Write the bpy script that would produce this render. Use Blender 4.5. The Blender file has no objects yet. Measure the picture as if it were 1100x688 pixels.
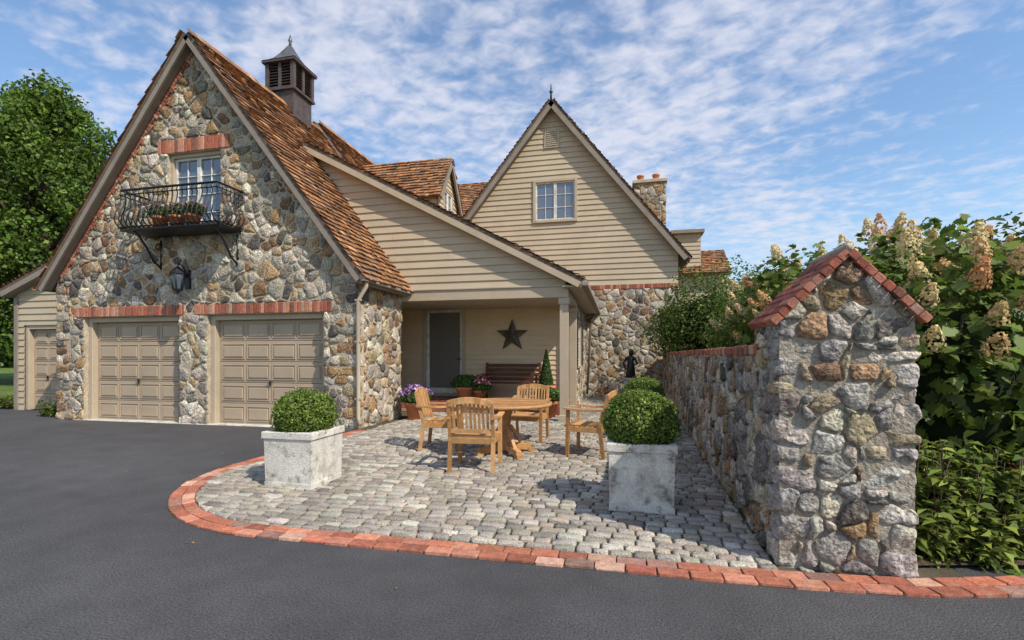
import bpy, math, random
import numpy as np
from mathutils import Vector, Matrix, noise
random.seed(7); rng=np.random.default_rng(7)
R=random.random
def U(a,b): return a+(b-a)*random.random()
scene=bpy.context.scene

# ---------------------------------------------------------------- materials
def newmat(name):
    m=bpy.data.materials.new(name); m.use_nodes=True
    nt=m.node_tree; nt.nodes.clear()
    return m,nt,nt.nodes,nt.links
def M(name,col=(.5,.5,.5),attr=False,rough=.8,ns=6,na=.3,ns2=40,na2=.2,bs=60,bstr=.3,bd=.01,spec=.3,trans=0,metal=0,stain=None,stain_s=1.5,stain_t=(.45,.65),stain2=None,stain2_s=3,stain2_t=(.5,.7)):
    m,nt,N,L=newmat(name)
    out=N.new('ShaderNodeOutputMaterial'); p=N.new('ShaderNodeBsdfPrincipled')
    tc=N.new('ShaderNodeTexCoord')
    if attr:
        a=N.new('ShaderNodeAttribute'); a.attribute_name='Col'; csock=a.outputs['Color']
    else:
        a=N.new('ShaderNodeRGB'); a.outputs[0].default_value=(*col,1); csock=a.outputs[0]
    def mul(cs,scale,amp):
        n=N.new('ShaderNodeTexNoise'); n.inputs['Scale'].default_value=scale; n.inputs['Detail'].default_value=3; n.inputs['Roughness'].default_value=.62
        L.new(tc.outputs['Object'],n.inputs['Vector'])
        mr=N.new('ShaderNodeMapRange'); mr.inputs[1].default_value=.3; mr.inputs[2].default_value=.7; mr.inputs[3].default_value=1-amp; mr.inputs[4].default_value=1+amp
        L.new(n.outputs['Fac'],mr.inputs[0])
        v=N.new('ShaderNodeVectorMath'); v.operation='SCALE'; L.new(cs,v.inputs[0]); L.new(mr.outputs[0],v.inputs['Scale'])
        return v.outputs[0]
    if na: csock=mul(csock,ns,na)
    if na2: csock=mul(csock,ns2,na2)
    for st,ss,tt in ((stain,stain_s,stain_t),(stain2,stain2_s,stain2_t)):
        if not st: continue
        n=N.new('ShaderNodeTexNoise'); n.inputs['Scale'].default_value=ss; n.inputs['Detail'].default_value=5; n.inputs['Roughness'].default_value=.7
        L.new(tc.outputs['Object'],n.inputs['Vector'])
        mr=N.new('ShaderNodeMapRange'); mr.inputs[1].default_value=tt[0]; mr.inputs[2].default_value=tt[1]
        L.new(n.outputs['Fac'],mr.inputs[0])
        mx=N.new('ShaderNodeMix'); mx.data_type='RGBA'; L.new(mr.outputs[0],mx.inputs[0]); L.new(csock,mx.inputs[6]); mx.inputs[7].default_value=(*st,1)
        csock=mx.outputs[2]
    L.new(csock,p.inputs['Base Color']); p.inputs['Roughness'].default_value=rough
    p.inputs['Specular IOR Level'].default_value=spec; p.inputs['Metallic'].default_value=metal
    if bstr:
        n=N.new('ShaderNodeTexNoise'); n.inputs['Scale'].default_value=bs; n.inputs['Detail'].default_value=4
        L.new(tc.outputs['Object'],n.inputs['Vector'])
        b=N.new('ShaderNodeBump'); b.inputs['Strength'].default_value=bstr; b.inputs['Distance'].default_value=bd
        L.new(n.outputs['Fac'],b.inputs['Height']); L.new(b.outputs[0],p.inputs['Normal'])
    if trans:
        t=N.new('ShaderNodeBsdfTranslucent'); L.new(csock,t.inputs['Color'])
        ms=N.new('ShaderNodeMixShader'); ms.inputs[0].default_value=trans
        L.new(p.outputs[0],ms.inputs[1]); L.new(t.outputs[0],ms.inputs[2]); L.new(ms.outputs[0],out.inputs[0])
    else: L.new(p.outputs[0],out.inputs[0])
    return m
mStone=M('fieldstone',attr=True,rough=.9,ns=10,na=.3,ns2=40,na2=.5,bs=28,bstr=1,bd=.035,stain=(.50,.43,.33),stain_s=16,stain_t=(.56,.73),stain2=(.17,.105,.06),stain2_s=9,stain2_t=(.58,.79))
mMortar=M('mortar',(.46,.39,.295),rough=.95,ns=4,na=.2,ns2=30,na2=.25,bs=45,bstr=1,bd=.02)
mMortarD=M('mortar_weathered',(.31,.27,.215),rough=.95,ns=4,na=.3,ns2=30,na2=.3,bs=45,bstr=1,bd=.02)
mBrick=M('brick',attr=True,rough=.9,ns=20,na=.25,ns2=90,na2=.3,bs=120,bstr=.5,bd=.006,stain=(.32,.24,.19),stain_s=9,stain_t=(.56,.8))
mSett=M('granite_setts',attr=True,rough=.85,ns=8,na=.2,ns2=110,na2=.5,bs=60,bstr=1,bd=.014,stain=(.20,.165,.125),stain_s=4,stain_t=(.50,.80))
mJoint=M('joint_sand',(.10,.08,.055),rough=1,ns=3,na=.3,bs=150,bstr=.5,bd=.01,stain=(.06,.07,.03),stain_s=2.5)
mSide=M('lap_siding_paint',attr=True,rough=.6,ns=1.2,na=.07,ns2=25,na2=.06,bs=80,bstr=.08,bd=.003)
mTrim=M('trim_paint',(.44,.36,.26),rough=.55,ns=2,na=.08,ns2=30,na2=.05,bs=60,bstr=.08,bd=.003)
mTrimL=M('grey_trim_paint',(.25,.21,.17),rough=.6,ns=2,na=.15,ns2=30,na2=.1,bs=60,bstr=.1,bd=.003)
mDoor=M('garage_door_paint',(.40,.315,.225),rough=.45,ns=1.5,na=.06,ns2=20,na2=.03,bs=200,bstr=.05,bd=.002)
mShing=M('cedar_shingles',attr=True,rough=.85,ns=2,na=.3,ns2=50,na2=.45,bs=70,bstr=.9,bd=.014)
mUnder=M('roof_deck',(.13,.09,.065),rough=.9)
mIron=M('wrought_iron',(.012,.012,.014),rough=.45,spec=.5,na=.2,bstr=.1)
mTeak=M('teak',attr=True,rough=.5,ns=10,na=.2,ns2=70,na2=.2,bs=80,bstr=.15,bd=.003)
mConc=M('weathered_concrete',(.62,.59,.53),rough=.9,ns=3,na=.15,ns2=60,na2=.18,bs=70,bstr=.8,bd=.01,stain=(.27,.25,.21),stain_s=4.5,stain_t=(.47,.72),stain2=(.12,.11,.09),stain2_s=9,stain2_t=(.57,.76))
mTerra=M('terracotta',(.52,.19,.09),rough=.8,ns=6,na=.15)
mLead=M('cupola_paint',(.085,.065,.06),rough=.5)
mCopper=M('aged_metal_roof',(.16,.155,.15),rough=.4,metal=.6)
mSoil=M('soil',(.09,.06,.04),rough=1,ns=3,na=.4,bs=30,bstr=1,bd=.03)
mBark=M('bark',(.10,.075,.055),rough=.95,ns=8,na=.3,bs=25,bstr=1,bd=.03)
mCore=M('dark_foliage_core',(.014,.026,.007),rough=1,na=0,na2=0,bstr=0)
mLeaf=M('leaves',attr=True,rough=.5,spec=.3,na=0,na2=0,bstr=0,trans=.38)
mPetal=M('petals',attr=True,rough=.8,na=0,na2=0,bstr=0,trans=.25)
mWhite=M('white_window_paint',(.62,.60,.55),rough=.5)
mShut=M('black_shutter',(.02,.022,.025),rough=.5)
mBench=M('dark_red_wood',(.10,.03,.018),rough=.45)
mStar=M('weathered_metal',(.12,.10,.075),rough=.6,metal=.3,na=.4)
mGrass=M('grass',(.12,.18,.035),rough=1,ns=.5,na=.3,ns2=30,na2=.4,bs=60,bstr=1,bd=.05)
def glass(name,col):
    m,nt,N_,L_=newmat(name)
    o=N_.new('ShaderNodeOutputMaterial');p=N_.new('ShaderNodeBsdfPrincipled');p.inputs['Base Color'].default_value=(*col,1);p.inputs['Roughness'].default_value=.04;p.inputs['Specular IOR Level'].default_value=1.0;p.inputs['IOR'].default_value=1.7
    tc=N_.new('ShaderNodeTexCoord');n=N_.new('ShaderNodeTexNoise');n.inputs['Scale'].default_value=1.5;L_.new(tc.outputs['Object'],n.inputs['Vector'])
    b=N_.new('ShaderNodeBump');b.inputs['Strength'].default_value=.06;b.inputs['Distance'].default_value=.05;L_.new(n.outputs['Fac'],b.inputs['Height']);L_.new(b.outputs[0],p.inputs['Normal']);L_.new(p.outputs[0],o.inputs[0])
    return m
mGlass=glass('window_glass',(.08,.11,.15))
mGlassD=glass('storm_door_glass',(.17,.165,.15))  # pale base colour stands in for reflections on the dark pane
# asphalt
mAsph,nt,N_,L_=newmat('asphalt')
o=N_.new('ShaderNodeOutputMaterial');p=N_.new('ShaderNodeBsdfPrincipled');tc=N_.new('ShaderNodeTexCoord')
def nz(s,d=3,r=.6):
    n=N_.new('ShaderNodeTexNoise');n.inputs['Scale'].default_value=s;n.inputs['Detail'].default_value=d;n.inputs['Roughness'].default_value=r;L_.new(tc.outputs['Object'],n.inputs['Vector']);return n.outputs['Fac']
def mr(s,a,b_,c,d):
    m=N_.new('ShaderNodeMapRange');L_.new(s,m.inputs[0]);m.inputs[1].default_value=a;m.inputs[2].default_value=b_;m.inputs[3].default_value=c;m.inputs[4].default_value=d;return m.outputs[0]
def mm(a,b_,op='MULTIPLY'):
    m=N_.new('ShaderNodeMath');m.operation=op;L_.new(a,m.inputs[0]);L_.new(b_,m.inputs[1]);return m.outputs[0]
f1=mr(nz(.35,4),.3,.7,.75,1.25); f2=mr(nz(85,2),.32,.68,.45,1.6); f3=mr(nz(2.5,6,.7),.35,.65,.86,1.14)
v=N_.new('ShaderNodeVectorMath');v.operation='SCALE';v.inputs[0].default_value=(.064,.063,.066);L_.new(mm(mm(f1,f2),f3),v.inputs['Scale']);L_.new(v.outputs[0],p.inputs['Base Color'])
p.inputs['Roughness'].default_value=.72;p.inputs['Specular IOR Level'].default_value=.4
b=N_.new('ShaderNodeBump');b.inputs['Strength'].default_value=.8;b.inputs['Distance'].default_value=.01;L_.new(nz(95,3),b.inputs['Height']);L_.new(b.outputs[0],p.inputs['Normal']);L_.new(p.outputs[0],o.inputs[0])

# ---------------------------------------------------------------- mesh helpers
class MB:
    def __init__(s): s.v=[];s.f=[];s.c=[];s.m=[];s.s=[]
    def add(s,vs,fs,col=(1,1,1),mi=0,sm=False):
        b=len(s.v); s.v.extend([tuple(q) for q in vs])
        for f in fs: s.f.append([b+i for i in f]); s.c.append(col); s.m.append(mi); s.s.append(sm)
    def obj(s,name,mats,parent=None,bevel=0,loc=None):
        me=bpy.data.meshes.new(name); me.from_pydata(s.v,[],s.f)
        if not isinstance(mats,(list,tuple)): mats=[mats]
        for m in mats: me.materials.append(m)
        me.polygons.foreach_set('material_index',s.m); me.polygons.foreach_set('use_smooth',s.s)
        ca=me.color_attributes.new('Col','FLOAT_COLOR','CORNER')
        n=np.array([len(f) for f in s.f]); c=np.array([(*c,1) if len(c)==3 else c for c in s.c],dtype=np.float32)
        if len(n): ca.data.foreach_set('color',np.repeat(c,n,axis=0).ravel())
        me.update()
        ob=bpy.data.objects.new(name,me); scene.collection.objects.link(ob)
        if parent: ob.parent=parent
        if loc: ob.location=loc
        if bevel:
            bm=ob.modifiers.new('bevel','BEVEL'); bm.width=bevel; bm.segments=2; bm.limit_method='ANGLE'
        return ob
def empty(name,loc=(0,0,0)):
    e=bpy.data.objects.new(name,None); e.empty_display_size=.3; scene.collection.objects.link(e); return e
def cbox(mb,c,a,b,n,ch=.004,col=(1,1,1),mi=0):
    c=Vector(c);a=Vector(a);b=Vector(b);n=Vector(n)
    la,lb,ln=a.length,b.length,n.length
    ch=min(ch,la*.4,lb*.4,ln*.8)
    a2=a*(1-ch/la); b2=b*(1-ch/lb); n2=n*(1-ch/ln)
    sg=[(-1,-1),(1,-1),(1,1),(-1,1)]
    vs=[c+a*i+b*j-n for i,j in sg]+[c+a*i+b*j+n2 for i,j in sg]+[c+a2*i+b2*j+n for i,j in sg]
    fs=[(3,2,1,0),(8,9,10,11)]
    for k in range(4):
        l=(k+1)%4; fs+=[(k,l,4+l,4+k),(4+k,4+l,8+l,8+k)]
    mb.add(vs,fs,col,mi)
def bx(mb,x0,x1,y0,y1,z0,z1,ch=.004,col=(1,1,1),mi=0):
    cbox(mb,((x0+x1)/2,(y0+y1)/2,(z0+z1)/2),((x1-x0)/2,0,0),(0,(y1-y0)/2,0),(0,0,(z1-z0)/2),ch,col,mi)
def frame(O,Uv,Vv,Nv):
    O=Vector(O);Uv=Vector(Uv);Vv=Vector(Vv);Nv=Vector(Nv)
    def f(u,v,w=0): return O+Uv*u+Vv*v+Nv*w
    f.U=Uv;f.V=Vv;f.N=Nv
    return f
def fbox(mb,fr,u0,u1,v0,v1,w0,w1,ch=.004,col=(1,1,1),mi=0):
    cbox(mb,fr((u0+u1)/2,(v0+v1)/2,(w0+w1)/2),fr.U*(u1-u0)/2,fr.V*(v1-v0)/2,fr.N*(w1-w0)/2,ch,col,mi)
def beam(mb,p,q,w,h,side=None,col=(1,1,1),mi=0,ch=.003):
    p=Vector(p);q=Vector(q);d=(q-p)
    s=Vector(side) if side else Vector((0,0,1)).cross(d)
    if s.length<1e-5: s=Vector((1,0,0))
    s=(s-d*(s.dot(d)/d.dot(d))).normalized(); t=d.cross(s).normalized()
    cbox(mb,(p+q)/2,s*w/2,d/2,t*h/2,ch,col,mi)
def tube(mb,pts,rad,n=8,col=(1,1,1),mi=0,cap=True):
    pts=[Vector(p) for p in pts]; vs=[];fs=[]
    for i,p in enumerate(pts):
        d=(pts[min(i+1,len(pts)-1)]-pts[max(i-1,0)]).normalized()
        a=d.cross(Vector((.13,.97,.2))).normalized(); b=d.cross(a)
        r=rad[i] if isinstance(rad,(list,tuple)) else rad
        for k in range(n):
            t=2*math.pi*k/n; vs.append(p+a*math.cos(t)*r+b*math.sin(t)*r)
    for i in range(len(pts)-1):
        for k in range(n):
            l=(k+1)%n; fs.append((i*n+k,i*n+l,(i+1)*n+l,(i+1)*n+k))
    if cap: fs+=[tuple(range(n))[::-1],tuple((len(pts)-1)*n+k for k in range(n))]
    mb.add(vs,fs,col,mi,True)
def lathe(mb,prof,c,n=24,col=(1,1,1),mi=0,ph=0,sm=True):
    vs=[];fs=[]
    for r,z in prof:
        for k in range(n):
            t=2*math.pi*k/n+ph; vs.append((c[0]+r*math.cos(t),c[1]+r*math.sin(t),c[2]+z))
    for i in range(len(prof)-1):
        for k in range(n):
            l=(k+1)%n; fs.append((i*n+k,i*n+l,(i+1)*n+l,(i+1)*n+k))
    mb.add(vs,fs,col,mi,sm)
def clip(P,a,b,c):
    out=[];n=len(P)
    for i in range(n):
        p=P[i];q=P[(i+1)%n];dp=a*p[0]+b*p[1]-c;dq=a*q[0]+b*q[1]-c
        if dp<=0: out.append(p)
        if (dp<0 and dq>0) or (dp>0 and dq<0):
            t=dp/(dp-dq); out.append((p[0]+t*(q[0]-p[0]),p[1]+t*(q[1]-p[1])))
    return out
def area(P): return .5*sum(P[i][0]*P[(i+1)%len(P)][1]-P[(i+1)%len(P)][0]*P[i][1] for i in range(len(P)))
def halfplanes(P):
    hs=[]
    for i in range(len(P)):
        (x0,y0),(x1,y1)=P[i],P[(i+1)%len(P)]
        dx,dy=x1-x0,y1-y0; l=math.hypot(dx,dy); a,b=dy/l,-dx/l; hs.append((a,b,a*x0+b*y0))
    return hs
def subtract(polys,h):
    x0,x1,y0,y1=h; out=[]
    for P in polys:
        xs=[p[0] for p in P];ys=[p[1] for p in P]
        if max(xs)<=x0 or min(xs)>=x1 or max(ys)<=y0 or min(ys)>=y1: out.append(P);continue
        a=clip(P,1,0,x0); b=clip(P,-1,0,-x1); m=clip(clip(P,-1,0,-x0),1,0,x1)
        c=clip(m,0,1,y0) if len(m)>2 else []; d=clip(m,0,-1,-y1) if len(m)>2 else []
        out+= [q for q in (a,b,c,d) if len(q)>2 and abs(area(q))>1e-5]
    return out
def flat(mb,fr,poly,holes=(),w=0,col=(1,1,1),mi=0):
    ps=[poly]
    for h in holes: ps=subtract(ps,h)
    for P in ps: mb.add([fr(u,v,w) for u,v in P],[tuple(range(len(P)))],col,mi)
SROCK=(.14,.5,.86)
def pebble(mb,fr,P,d,col,jit=.04,tilt=.08,rings=((1.0,-.01),(.95,.7),(.72,1.0)),cz=1.05,cut=(.2,.8),sm=True):
    if len(P)<3: return
    A=abs(area(P))
    if A<.0005: return
    L=math.sqrt(A)
    Q=[]
    for i in range(len(P)):
        p=P[i];q=P[(i+1)%len(P)]; l=math.hypot(p[0]-q[0],p[1]-q[1])
        if l<.12*L: Q.append(((p[0]+q[0])/2,(p[1]+q[1])/2)); continue
        ts=cut if (len(cut)<3 or l>.5*L) else (cut[0],cut[-1])
        for t in ts: Q.append((p[0]+t*(q[0]-p[0]),p[1]+t*(q[1]-p[1])))
    if len(Q)<4: return
    cu=sum(q[0] for q in Q)/len(Q);cv=sum(q[1] for q in Q)/len(Q)
    tx,ty=U(-tilt,tilt),U(-tilt,tilt); n=len(Q); vs=[];fs=[]
    Q=[(q[0]+U(-jit,jit)*L,q[1]+U(-jit,jit)*L) for q in Q]
    for k,(s,h) in enumerate(rings):
        for q in Q:
            u=cu+(q[0]-cu)*s+ (U(-jit,jit)*L*.6 if k else 0);v=cv+(q[1]-cv)*s+(U(-jit,jit)*L*.6 if k else 0)
            w=h*d*U(.8,1.2)+tx*(u-cu)+ty*(v-cv)
            vs.append(fr(u,v,w if k else -.01))
    vs.append(fr(cu,cv,cz*d))
    for k in range(len(rings)-1):
        for i in range(n):
            j=(i+1)%n; fs.append((k*n+i,k*n+j,(k+1)*n+j,(k+1)*n+i))
    k=len(rings)-1
    for i in range(n): fs.append((k*n+i,k*n+(i+1)%n,len(vs)-1))
    mb.add(vs,fs,col,0,sm)
PAL=[((.34,.305,.255),5),((.44,.39,.305),4.5),((.56,.50,.40),3.5),((.40,.295,.18),4),((.34,.21,.105),2.8),((.23,.135,.075),2.2),((.11,.095,.085),2.2),((.22,.19,.15),3.6)]
PALG=[((.33,.305,.27),5),((.24,.22,.20),4),((.40,.36,.30),4.5),((.34,.27,.175),4),((.28,.18,.095),2.4),((.21,.13,.08),1.8),((.13,.115,.10),2.2),((.48,.42,.33),2.8)]
def pick(pal):
    c=random.choices([p[0] for p in pal],[p[1] for p in pal])[0]; k=U(.8,1.2)
    return tuple(min(.9,x*k*U(.96,1.04)) for x in c)
BR=[((.35,.115,.07),4),((.43,.175,.105),3),((.27,.095,.065),2),((.46,.25,.17),1.5),((.21,.11,.085),1)]
ROCKR=((1.0,-.01),(.965,.72),(.80,1.0))
def stones(mb,fr,poly,holes=(),s=.25,asp=1.25,gap=.012,d=.03,pal=PAL,drop=.15,jit=.46):
    hs=halfplanes(poly)
    us=[p[0] for p in poly];vs=[p[1] for p in poly]
    su=s*asp**.5;sv=s/asp**.5
    grid={}; j=0; v=min(vs)-sv*2
    while v<max(vs)+sv*2:
        i=0;u=min(us)-su*2+(su*.5 if j%2 else 0)
        while u<max(us)+su*2:
            if R()>drop: grid[(i,j)]=(u+U(-jit,jit)*su,v+U(-jit,jit)*sv,U(-.25,.8)*s*s)
            i+=1;u+=su
        j+=1;v+=sv
    for (i,j),(u,v,w) in grid.items():
        if any(a*u+b*v>c+s*1.2 for a,b,c in hs): continue
        P=[(u-1.7*su,v-1.7*sv),(u+1.7*su,v-1.7*sv),(u+1.7*su,v+1.7*sv),(u-1.7*su,v+1.7*sv)]
        g=gap*U(.4,1.7)
        for di in range(-3,4):
            for dj in range(-3,4):
                q=grid.get((i+di,j+dj))
                if not q or (di==0 and dj==0): continue
                a=2*(q[0]-u);b=2*(q[1]-v);l=math.hypot(a,b)
                c=q[0]**2+q[1]**2-u*u-v*v+w-q[2]-g*l
                P=clip(P,a,b,c)
                if len(P)<3: break
            if len(P)<3: break
        if len(P)<3: continue
        for a,b,c in hs:
            P=clip(P,a,b,c)
            if len(P)<3: break
        if len(P)<3: continue
        for x0,x1,y0,y1 in holes:
            xs=[p[0] for p in P];ys=[p[1] for p in P]
            if max(xs)<=x0 or min(xs)>=x1 or max(ys)<=y0 or min(ys)>=y1: continue
            cx=sum(xs)/len(xs);cy=sum(ys)/len(ys)
            o=[(x0-cx,(1,0,x0)),(cx-x1,(-1,0,-x1)),(y0-cy,(0,1,y0)),(cy-y1,(0,-1,-y1))]
            P=clip(P,*max(o,key=lambda t:t[0])[1])
            if len(P)<3: break
        if len(P)<3: continue
        pebble(mb,fr,P,d*U(.6,1.4),pick(pal),jit=.055,tilt=.12,rings=ROCKR,cut=SROCK)
def rblock(mb,c,h,col,n=4,amp=.01):
    seed=Vector((U(0,99),U(0,99),U(0,99))); c=Vector(c)
    for ax in range(3):
        for sg in (-1,1):
            vs=[];fs=[]
            for i in range(n+1):
                for j in range(n+1):
                    a=-1+2*i/n;b=-1+2*j/n
                    q=[0,0,0];q[ax]=sg;q[(ax+1)%3]=a;q[(ax+2)%3]=b
                    m=(abs(q[0])**7+abs(q[1])**7+abs(q[2])**7)**(1/7)
                    q=Vector((q[0]/m*h[0],q[1]/m*h[1],q[2]/m*h[2]))
                    vs.append(c+q+noise.noise_vector(q*6+seed)*amp+noise.noise_vector(q*17+seed)*amp*.6)
            for i in range(n):
                for j in range(n):
                    k=i*(n+1)+j; fs.append((k,k+1,k+n+2,k+n+1))
            mb.add(vs,fs,col,0,True)
SC=(.47,.385,.27)
def siding(mb,fr,poly,holes=(),course=.17,proud=.026,col=SC):
    v0=min(p[1] for p in poly);vt=max(p[1] for p in poly);v=v0
    while v<vt:
        P=clip(clip(poly,0,-1,-v),0,1,v+course)
        if len(P)>2 and abs(area(P))>1e-4:
            ps=[P]
            for h in holes: ps=subtract(ps,h)
            umin=min(p[0] for p in P);umax=max(p[0] for p in P); cuts=[];u=umin+U(.8,3.5)
            while u<umax-.4: cuts.append(u);u+=U(2.4,3.8)
            for cu_ in cuts:
                nx=[]
                for Q in ps:
                    A=clip(Q,1,0,cu_-.0015);B=clip(Q,-1,0,-cu_-.0015)
                    nx+=[q for q in (A,B) if len(q)>2]
                ps=nx
            for Q in ps:
                k=U(.94,1.05); cc=tuple(x*k for x in col)
                mb.add([fr(u,q,.004+proud*(1-(q-v)/course)) for u,q in Q],[tuple(range(len(Q)))],cc)
                lo=[q[0] for q in Q if abs(q[1]-v)<1e-4]
                if len(lo)>1:
                    a,b=min(lo),max(lo)
                    mb.add([fr(a,v,.004+proud),fr(b,v,.004+proud),fr(b,v,0),fr(a,v,0)],[(0,1,2,3)],cc)
        v+=course
SH=[((.33,.155,.07),4),((.40,.195,.085),3.3),((.27,.13,.065),3.2),((.24,.14,.085),2.4),((.46,.26,.13),1.4),((.18,.115,.08),1.8)]
def roof(name,parent,ridge,dn,Uv,L,S,poly=None,th=.08,expo=.15,wid=.15,pal=SH):
    dn=Vector(dn).normalized();Uv=Vector(Uv).normalized();Vv=-dn
    Nv=Uv.cross(Vv)
    if Nv.z<0: Nv=-Nv
    O=Vector(ridge)+dn*S; fr=frame(O,Uv,Vv,Nv)
    mb=MB(); fbox(mb,fr,0,L,0,S,0,th,.001); mb.obj(name+'_deck',mUnder,parent)
    mb=MB(); v=-.04
    while v<S:
        u=-U(0,wid)
        while u<L:
            w=wid*U(.45,1.5); a=max(u,-.03);b=min(u+w-U(.005,.016),L+.03); dv=U(-.022,.022)
            vt=min(v+expo+.02,S+.01)
            if b-a>.01:
                P=[(a,v+dv),(b,v+dv),(b,vt),(a,vt)]
                h0=U(.026,.056); cc=pick(pal)
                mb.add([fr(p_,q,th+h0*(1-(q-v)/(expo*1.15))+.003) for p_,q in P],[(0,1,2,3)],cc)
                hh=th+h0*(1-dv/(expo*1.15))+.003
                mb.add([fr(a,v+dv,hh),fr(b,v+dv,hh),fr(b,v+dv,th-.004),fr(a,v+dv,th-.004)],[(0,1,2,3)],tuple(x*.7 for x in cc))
            u+=w
        v+=expo
    mb.obj(name+'_shingles',mShing,parent)
def bricks_line(mb,fr,u0,u1,v0,v1,w0,w1,bw=.085,gap=.01):
    u=u0
    while u<u1-.02:
        b=min(u+bw-gap,u1); fbox(mb,fr,u,b,v0+U(-.004,.004),v1+U(-.006,.006),w0,w1+U(-.004,.004),.006,pick(BR)); u+=bw

def leafobj(name,P,Nn,size,cols,mat,parent=None,ovate=False,aspect=.55,fold=.15,droop=None):
    n=len(P); Nn=Nn/np.maximum(np.linalg.norm(Nn,axis=1,keepdims=True),1e-6)
    t=rng.normal(size=(n,3)) if droop is None else droop+rng.normal(size=(n,3))*.5
    t-=Nn*np.sum(t*Nn,axis=1,keepdims=True); t/=np.maximum(np.linalg.norm(t,axis=1,keepdims=True),1e-6)
    b=np.cross(Nn,t); s=size[:,None]
    if ovate=='lobed': prof=[(-1,0),(-.75,-.5),(-.3,-.9),(-.1,-.5),(.25,-1.),(.4,-.45),(.65,-.5),(1,0),(.65,.5),(.4,.45),(.25,1.),(-.1,.5),(-.3,.9),(-.75,.5)]
    elif ovate: prof=[(-1,0),(-.45,-.8),(.1,-1),(.35,-.6),(1,0),(.35,.6),(.1,1),(-.45,.8)]
    else: prof=[(-1,0),(-.1,-1),(1,0),(-.1,1)]
    k=len(prof); V=np.zeros((n,k,3),dtype=np.float32)
    for i,(x,y) in enumerate(prof): V[:,i]=P+t*s*.5*x+b*s*.5*aspect*y*1.2+Nn*s*fold*(abs(y)-.6*abs(x)**2)
    me=bpy.data.meshes.new(name); me.vertices.add(n*k); me.vertices.foreach_set('co',V.ravel())
    me.loops.add(n*k); me.loops.foreach_set('vertex_index',np.arange(n*k,dtype=np.int32))
    me.polygons.add(n); me.polygons.foreach_set('loop_start',np.arange(n,dtype=np.int32)*k)
    try: me.polygons.foreach_set('loop_total',np.full(n,k,dtype=np.int32))
    except Exception: pass
    ca=me.color_attributes.new('Col','FLOAT_COLOR','CORNER')
    ca.data.foreach_set('color',np.repeat(np.hstack([cols,np.ones((n,1))]).astype(np.float32),k,axis=0).ravel())
    me.materials.append(mat); me.update(calc_edges=True)
    ob=bpy.data.objects.new(name,me); scene.collection.objects.link(ob)
    if parent: ob.parent=parent
    return ob
def shell(c,r,n,inner=.7,lump=.18,fr=2.0,lo=-1):
    d=rng.normal(size=(int(n*1.6),3)); d/=np.linalg.norm(d,axis=1,keepdims=True); d=d[d[:,2]>lo][:n]
    ph=rng.uniform(0,6,size=(4,3)); a=rng.normal(size=(4,3))*fr
    l=sum(np.sin(d@a[i]*1.6+ph[i,0]) for i in range(4))/4
    rad=(inner+(1-inner)*rng.uniform(size=len(d))**.6)*(1+lump*l)
    P=np.array(c)+d*np.array(r)*rad[:,None]
    return P,d
def gcols(n,base,var=.3,alt=None,altp=.2):
    k=np.clip(rng.normal(1,var,size=(n,1)),.35,1.9); c=np.array(base)[None]*k
    if alt is not None:
        m=rng.uniform(size=n)<altp; c[m]=np.array(alt)*k[m]
    return c
def blob(mb,c,r,col=(1,1,1),n=10,mi=0):
    prof=[(math.sin(math.pi*i/n),-math.cos(math.pi*i/n)) for i in range(n+1)]
    vs=[];fs=[];m=14
    for a,z in prof:
        for k in range(m):
            t=2*math.pi*k/m; vs.append((c[0]+r[0]*a*math.cos(t),c[1]+r[1]*a*math.sin(t),c[2]+r[2]*z))
    for i in range(n):
        for k in range(m): l=(k+1)%m; fs.append((i*m+k,i*m+l,(i+1)*m+l,(i+1)*m+k))
    mb.add(vs,fs,col,mi,True)
def tree(name,base,H,rad,ncl,nl,ls,col,shape='oval',low=.12,trunk=.3,alt=None,csz=1):
    g=empty(name); bs=Vector(base); mb=MB()
    pts=[bs+Vector((U(-.15,.15)*i*.3,U(-.15,.15)*i*.3,H*.85*i/6)) for i in range(7)]
    tube(mb,pts,[trunk*(1-.13*i) for i in range(7)],10)
    Ps=[];Ds=[];Cs=[]
    for i in range(ncl):
        h=low+(1-low)*((i+.5)/ncl)
        hh=(h-low)/(1-low)
        pr={'oval':math.sin(math.pi*min(.98,hh*.78+.18))**.8,'cone':(1-hh)**.75+.08}[shape]
        a=i*2.4+U(-.4,.4); rr=rad*pr*U(.45,.88)
        cr=rad*U(.20,.34)*(.6+.5*pr)*csz
        c=bs+Vector((math.cos(a)*rr,math.sin(a)*rr,H*h-cr*.5))
        k=min(5,int(h*6)); q=pts[k]
        tube(mb,[q,(q+c)/2+Vector((0,0,-.1)),c],[trunk*.35,trunk*.2,.03],5)
        P,D=shell(c,(cr,cr,cr*U(.8,1.25)),nl//ncl,inner=.35,lump=.35)
        kk=U(.65,1.35)
        Ps.append(P);Ds.append(D);Cs.append(gcols(len(P),col,.25,alt,.3)*kk)
    mb.obj('trunk',mBark,g)
    P=np.vstack(Ps);D=np.vstack(Ds)
    leafobj('crown',P,D*.7+rng.normal(size=P.shape)*.6+np.array([0,0,.35]),ls*rng.uniform(.6,1.3,len(P)),np.vstack(Cs),mLeaf,g)
    return g

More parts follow.
